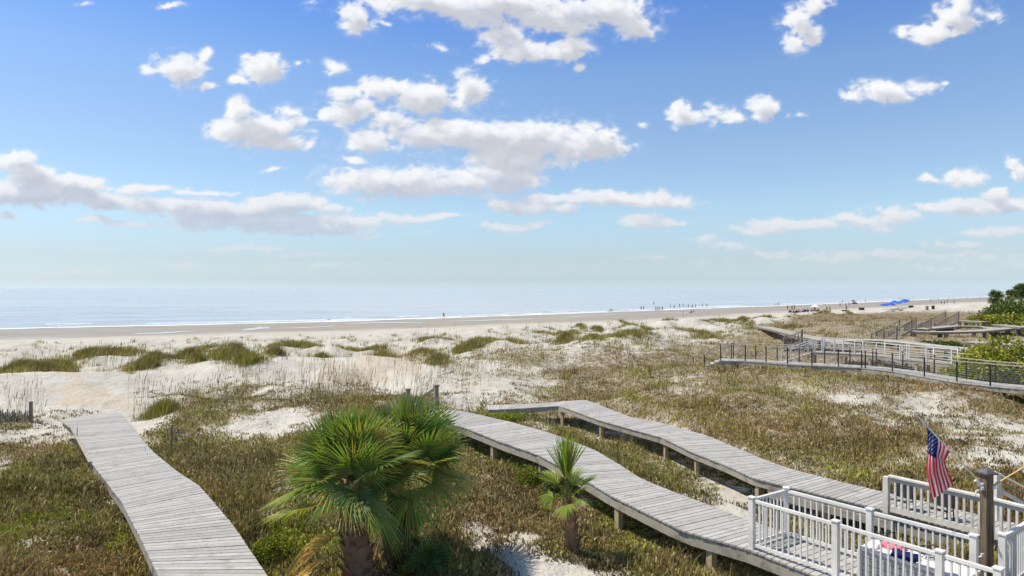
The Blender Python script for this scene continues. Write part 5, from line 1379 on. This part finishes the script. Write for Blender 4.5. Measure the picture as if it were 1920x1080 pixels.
PAL = {  # albedos
 'o': [(.14,.13,.045), (.19,.175,.05), (.23,.175,.08), (.10,.095,.035), (.30,.24,.12), (.16,.11,.06)],
 's': [(.18,.135,.075), (.26,.20,.115), (.12,.095,.055), (.34,.28,.17), (.16,.15,.05)],
 'g': [(.17,.175,.045), (.22,.21,.055), (.27,.24,.08), (.12,.125,.035), (.22,.17,.08)],
 'y': [(.20,.24,.025), (.14,.18,.025), (.25,.27,.04), (.10,.13,.02), (.15,.12,.05)],
 'd': [(.12,.095,.05), (.17,.135,.085), (.085,.075,.045), (.12,.115,.04), (.25,.21,.15)],
 'r': [(.27,.20,.09), (.21,.15,.07), (.32,.25,.13), (.18,.16,.05), (.15,.11,.06)],
 ',': [(.13,.10,.065), (.09,.075,.05), (.16,.15,.07), (.20,.17,.11)]}
PAL['.'] = PAL[',']; PAL['p'] = PAL[',']; PAL['b'] = PAL[',']
palarr = np.zeros((len(KIND), 6, 3))
for i, ch in enumerate(KIND):
    for j in range(6): palarr[i, j] = PAL[ch][j % len(PAL[ch])]
HGT = np.array([{'b':.1,'.':.12,'p':.1,',':.14,'s':.20,'o':.27,'g':.27,'y':.20,'d':.26,'r':.18}[c] for c in KIND])
# scrub and ground cover on the dunes
x, y, z = sample(98000, -260, 2180, 588, 1230, 3.2, 1)
cv, kd, cl = cover(x, y, z)
keepn = fbm(x*1.1, y*1.1, 3, 91)*.65+fbm(x*3.5, y*3.5, 2, 93)*.35
p_ = np.clip((cv-.5)*1.25+.5+(keepn-.5)*3.4*np.clip(cv*3, 0, 1)*(1.25-cv), 0, 1)*(cv > .005)
g_ = np.random.default_rng(5)
k_ = (g_.random(len(x)) < p_) & (shore_dist(x, y) > 82) & (y > 6)
x, y, z, kd, cv = x[k_], y[k_], z[k_], kd[k_], cv[k_]
uw = under_walk(x, y)
lump = fbm(x/1.3, y/1.3, 3, 55)
hh = HGT[kd]*(.30+3.6*np.clip(lump-.34, 0, 1))*g_.uniform(.6, 1.4, len(x))
hh = np.where(uw, hh*.3, hh)
hh = np.where(cv < .35, np.minimum(hh, .16), hh)
NB = 13
n = len(x)
def rp(a): return np.repeat(a, NB)
X, Y, Hh, KD = rp(x), rp(y), rp(hh), rp(kd)
pxs = Y/683.0        # size of one render pixel at that depth
spread = np.clip(.05+.40*Hh, .06, .26)+pxs*.8
ox = g_.normal(0, 1, n*NB); oy = g_.normal(0, 1, n*NB)
X = X+ox*spread; Y = Y+oy*spread*.8; Z = hgt(X, Y)
dome = np.exp(-(ox**2+oy**2)*.45)
leafy = g_.random(n*NB) < rp(g_.choice([.3, .7, .94], n))      # creepers and low shrubs versus grass tufts
Z = Z+np.where(leafy, Hh*dome*g_.uniform(.1, 1.0, n*NB), 0)
L = np.where(leafy, g_.uniform(.03, .09, n*NB)+.06*Hh, Hh*g_.uniform(.5, 1.5, n*NB)+.03)
wd = np.where(leafy, g_.uniform(.02, .055, n*NB), .008+.016*g_.random(n*NB)); wd = np.maximum(wd, pxs*.5); L = np.maximum(L, pxs*.9)
lean = np.where(leafy, g_.uniform(.3, 1.0, n*NB), 1-g_.uniform(.05, .95, n*NB)**1.2); az = g_.uniform(0, 6.283, n*NB)
ci = (fbm(X/.8, Y/.8, 2, 66)*9+g_.integers(0, 3, n*NB)).astype(int) % 6
col = palarr[KD, ci]*g_.uniform(.4, 1.7, (n*NB, 1))
patch = fbm(X/4.5, Y/4.5, 3, 15)[:, None]; patch2 = fbm(X/2.2+9, Y/2.2, 3, 17)[:, None]
col = col*(1+.9*(patch-.5)*np.array([-.25, .45, -.5]))*(1+1.2*(patch2-.5))
tone = rp(g_.uniform(.6, 1.35, n))[:, None]; dead = rp((g_.random(n) < .32)*1.0)[:, None]
col = col*tone*(1-dead)+dead*np.array([.25, .21, .14])*g_.uniform(.5, 1.4, (n*NB, 1))
col = np.clip(col*np.array([1.62, 1.54, 1.18]), .01, .6)
blades('dune_scrub', X, Y, Z, L, wd, lean, az, col, 'mixed brown and olive scrub grass and creepers covering the dunes', 'dune vegetation')
print('scrub tufts', n)

# green dune grass on the foredune hummocks: tufts, dense on the crests, scattered at the edges
cxs = []
for (px, py, rx, ry), (mx, my, ra, rb) in zip(CLUMPS, _cl):
    nn = int(min(800, 40+rx*ry*.62)); a_ = g_.uniform(0, 6.283, nn); r_2 = np.abs(g_.normal(0, .55, nn))
    cxs.append(np.stack([mx+np.cos(a_)*r_2*ra, my+np.sin(a_)*r_2*rb, np.clip(1.1-r_2*.7, .1, 1)], 1))
sxp = g_.uniform(-100, 1500, 1500); syp = 600+g_.random(1500)*np.interp(sxp, [0, 700, 1100, 1500], [130, 90, 70, 30])
sy_ = 6.25*F/(syp-540); cxs.append(np.stack([(sxp-960)/F*sy_, sy_, g_.uniform(.1, .8, 1500)], 1))   # loose tufts between the hummocks
Q = np.concatenate(cxs); Q = Q[shore_dist(Q[:, 0], Q[:, 1]) > 84]; x, y, ed = Q.T
edge = fbm(x*.55, y*.55, 3, 31)*.5+fbm(x*1.6, y*1.6, 2, 35)*.5
k_ = edge > .34+.22*(1-ed)
x, y, ed = x[k_], y[k_], ed[k_]
NB = 15; n = len(x)
X = np.repeat(x, NB)+g_.normal(0, .21, n*NB); Y = np.repeat(y, NB)+g_.normal(0, .21, n*NB); ED = np.repeat(ed*g_.uniform(.6, 1.3, n), NB); Z = hgt(X, Y)
pxs = Y/683.0; L = (.18+.56*ED)*g_.uniform(.6, 1.25, n*NB); wd = np.maximum(.010, pxs*.36); lean = g_.uniform(.05, .8, n*NB); az = g_.normal(.3, 1.6, n*NB)
gcol = np.array([(.30,.28,.06), (.24,.24,.05), (.36,.31,.09), (.38,.30,.14), (.16,.16,.04), (.27,.19,.09)])
ci = (fbm(X/1.5, Y/1.5, 2, 6)*8+g_.integers(0, 3, n*NB)).astype(int) % 6
col = gcol[ci]*g_.uniform(.5, 1.6, (n*NB, 1))*np.repeat(g_.uniform(.55, 1.45, n), NB)[:, None]*1.1
blades('dune_grass', X, Y, Z, L, wd, lean, az, col, 'green dune grass in clumps on the sandy hummocks before the beach', 'dune grass')
print('dune tufts', n)

# sea oats: thin tall stalks with seed heads
OATS = [(60,120,650,692,60),(135,262,662,690,150),(380,450,655,680,60),(20,130,690,720,40),(0,85,745,795,60),(240,480,715,775,190),(400,500,690,720,60),(500,700,700,755,210),(560,900,668,760,300),(540,640,640,660,30),(640,760,640,665,40),
 (775,860,612,640,55),(890,960,622,650,40),(960,1010,620,650,20),(985,1070,600,625,70),(1175,1215,592,614,50),(1340,1440,585,604,50),(1230,1330,595,615,30),(880,1100,640,700,110),(1440,1640,590,625,130),(120,175,790,860,26),(740,960,690,740,120),(1640,1840,580,612,90),(1100,1330,625,680,80)]
xs_, ys_ = [], []
for (a0, a1, b0, b1, cnt) in OATS:
    x, y, z = sample(int(cnt*1.1), a0, a1, b0+8, b1+8, 2.95, int(a0+b0)); xs_.append(x); ys_.append(y)
x = np.concatenate(xs_); y = np.concatenate(ys_); k_ = ~under_walk(x, y) & (shore_dist(x, y) > 82); x = x[k_]; y = y[k_]; z = hgt(x, y); n = len(x)
h_ = g_.uniform(.7, 1.35, n); wd = np.maximum(.008, y/683*.22); lean = g_.uniform(.0, .22, n); az = g_.normal(0.3, 1.0, n)
col = np.array([(.20,.155,.09), (.25,.20,.12), (.14,.105,.06)])[g_.integers(0, 3, n)]
X = np.concatenate([x, x+np.cos(az)*lean*h_*.8]); Y = np.concatenate([y, y+np.sin(az)*lean*h_*.8]); Z = np.concatenate([z, z+h_*.74])
L = np.concatenate([h_, h_*.32]); WD = np.concatenate([wd, np.maximum(.025, wd*1.4)]); LN = np.concatenate([lean, lean+.25]); AZ = np.concatenate([az, az])
CO = np.concatenate([col, col*1.15])
blades('sea_oats', X, Y, Z, L, WD, LN, AZ, CO, 'thin dry sea oat stalks with seed heads standing above the dune grass', 'sea oats')
print('oats', n, 'objects', len(bpy.data.objects))
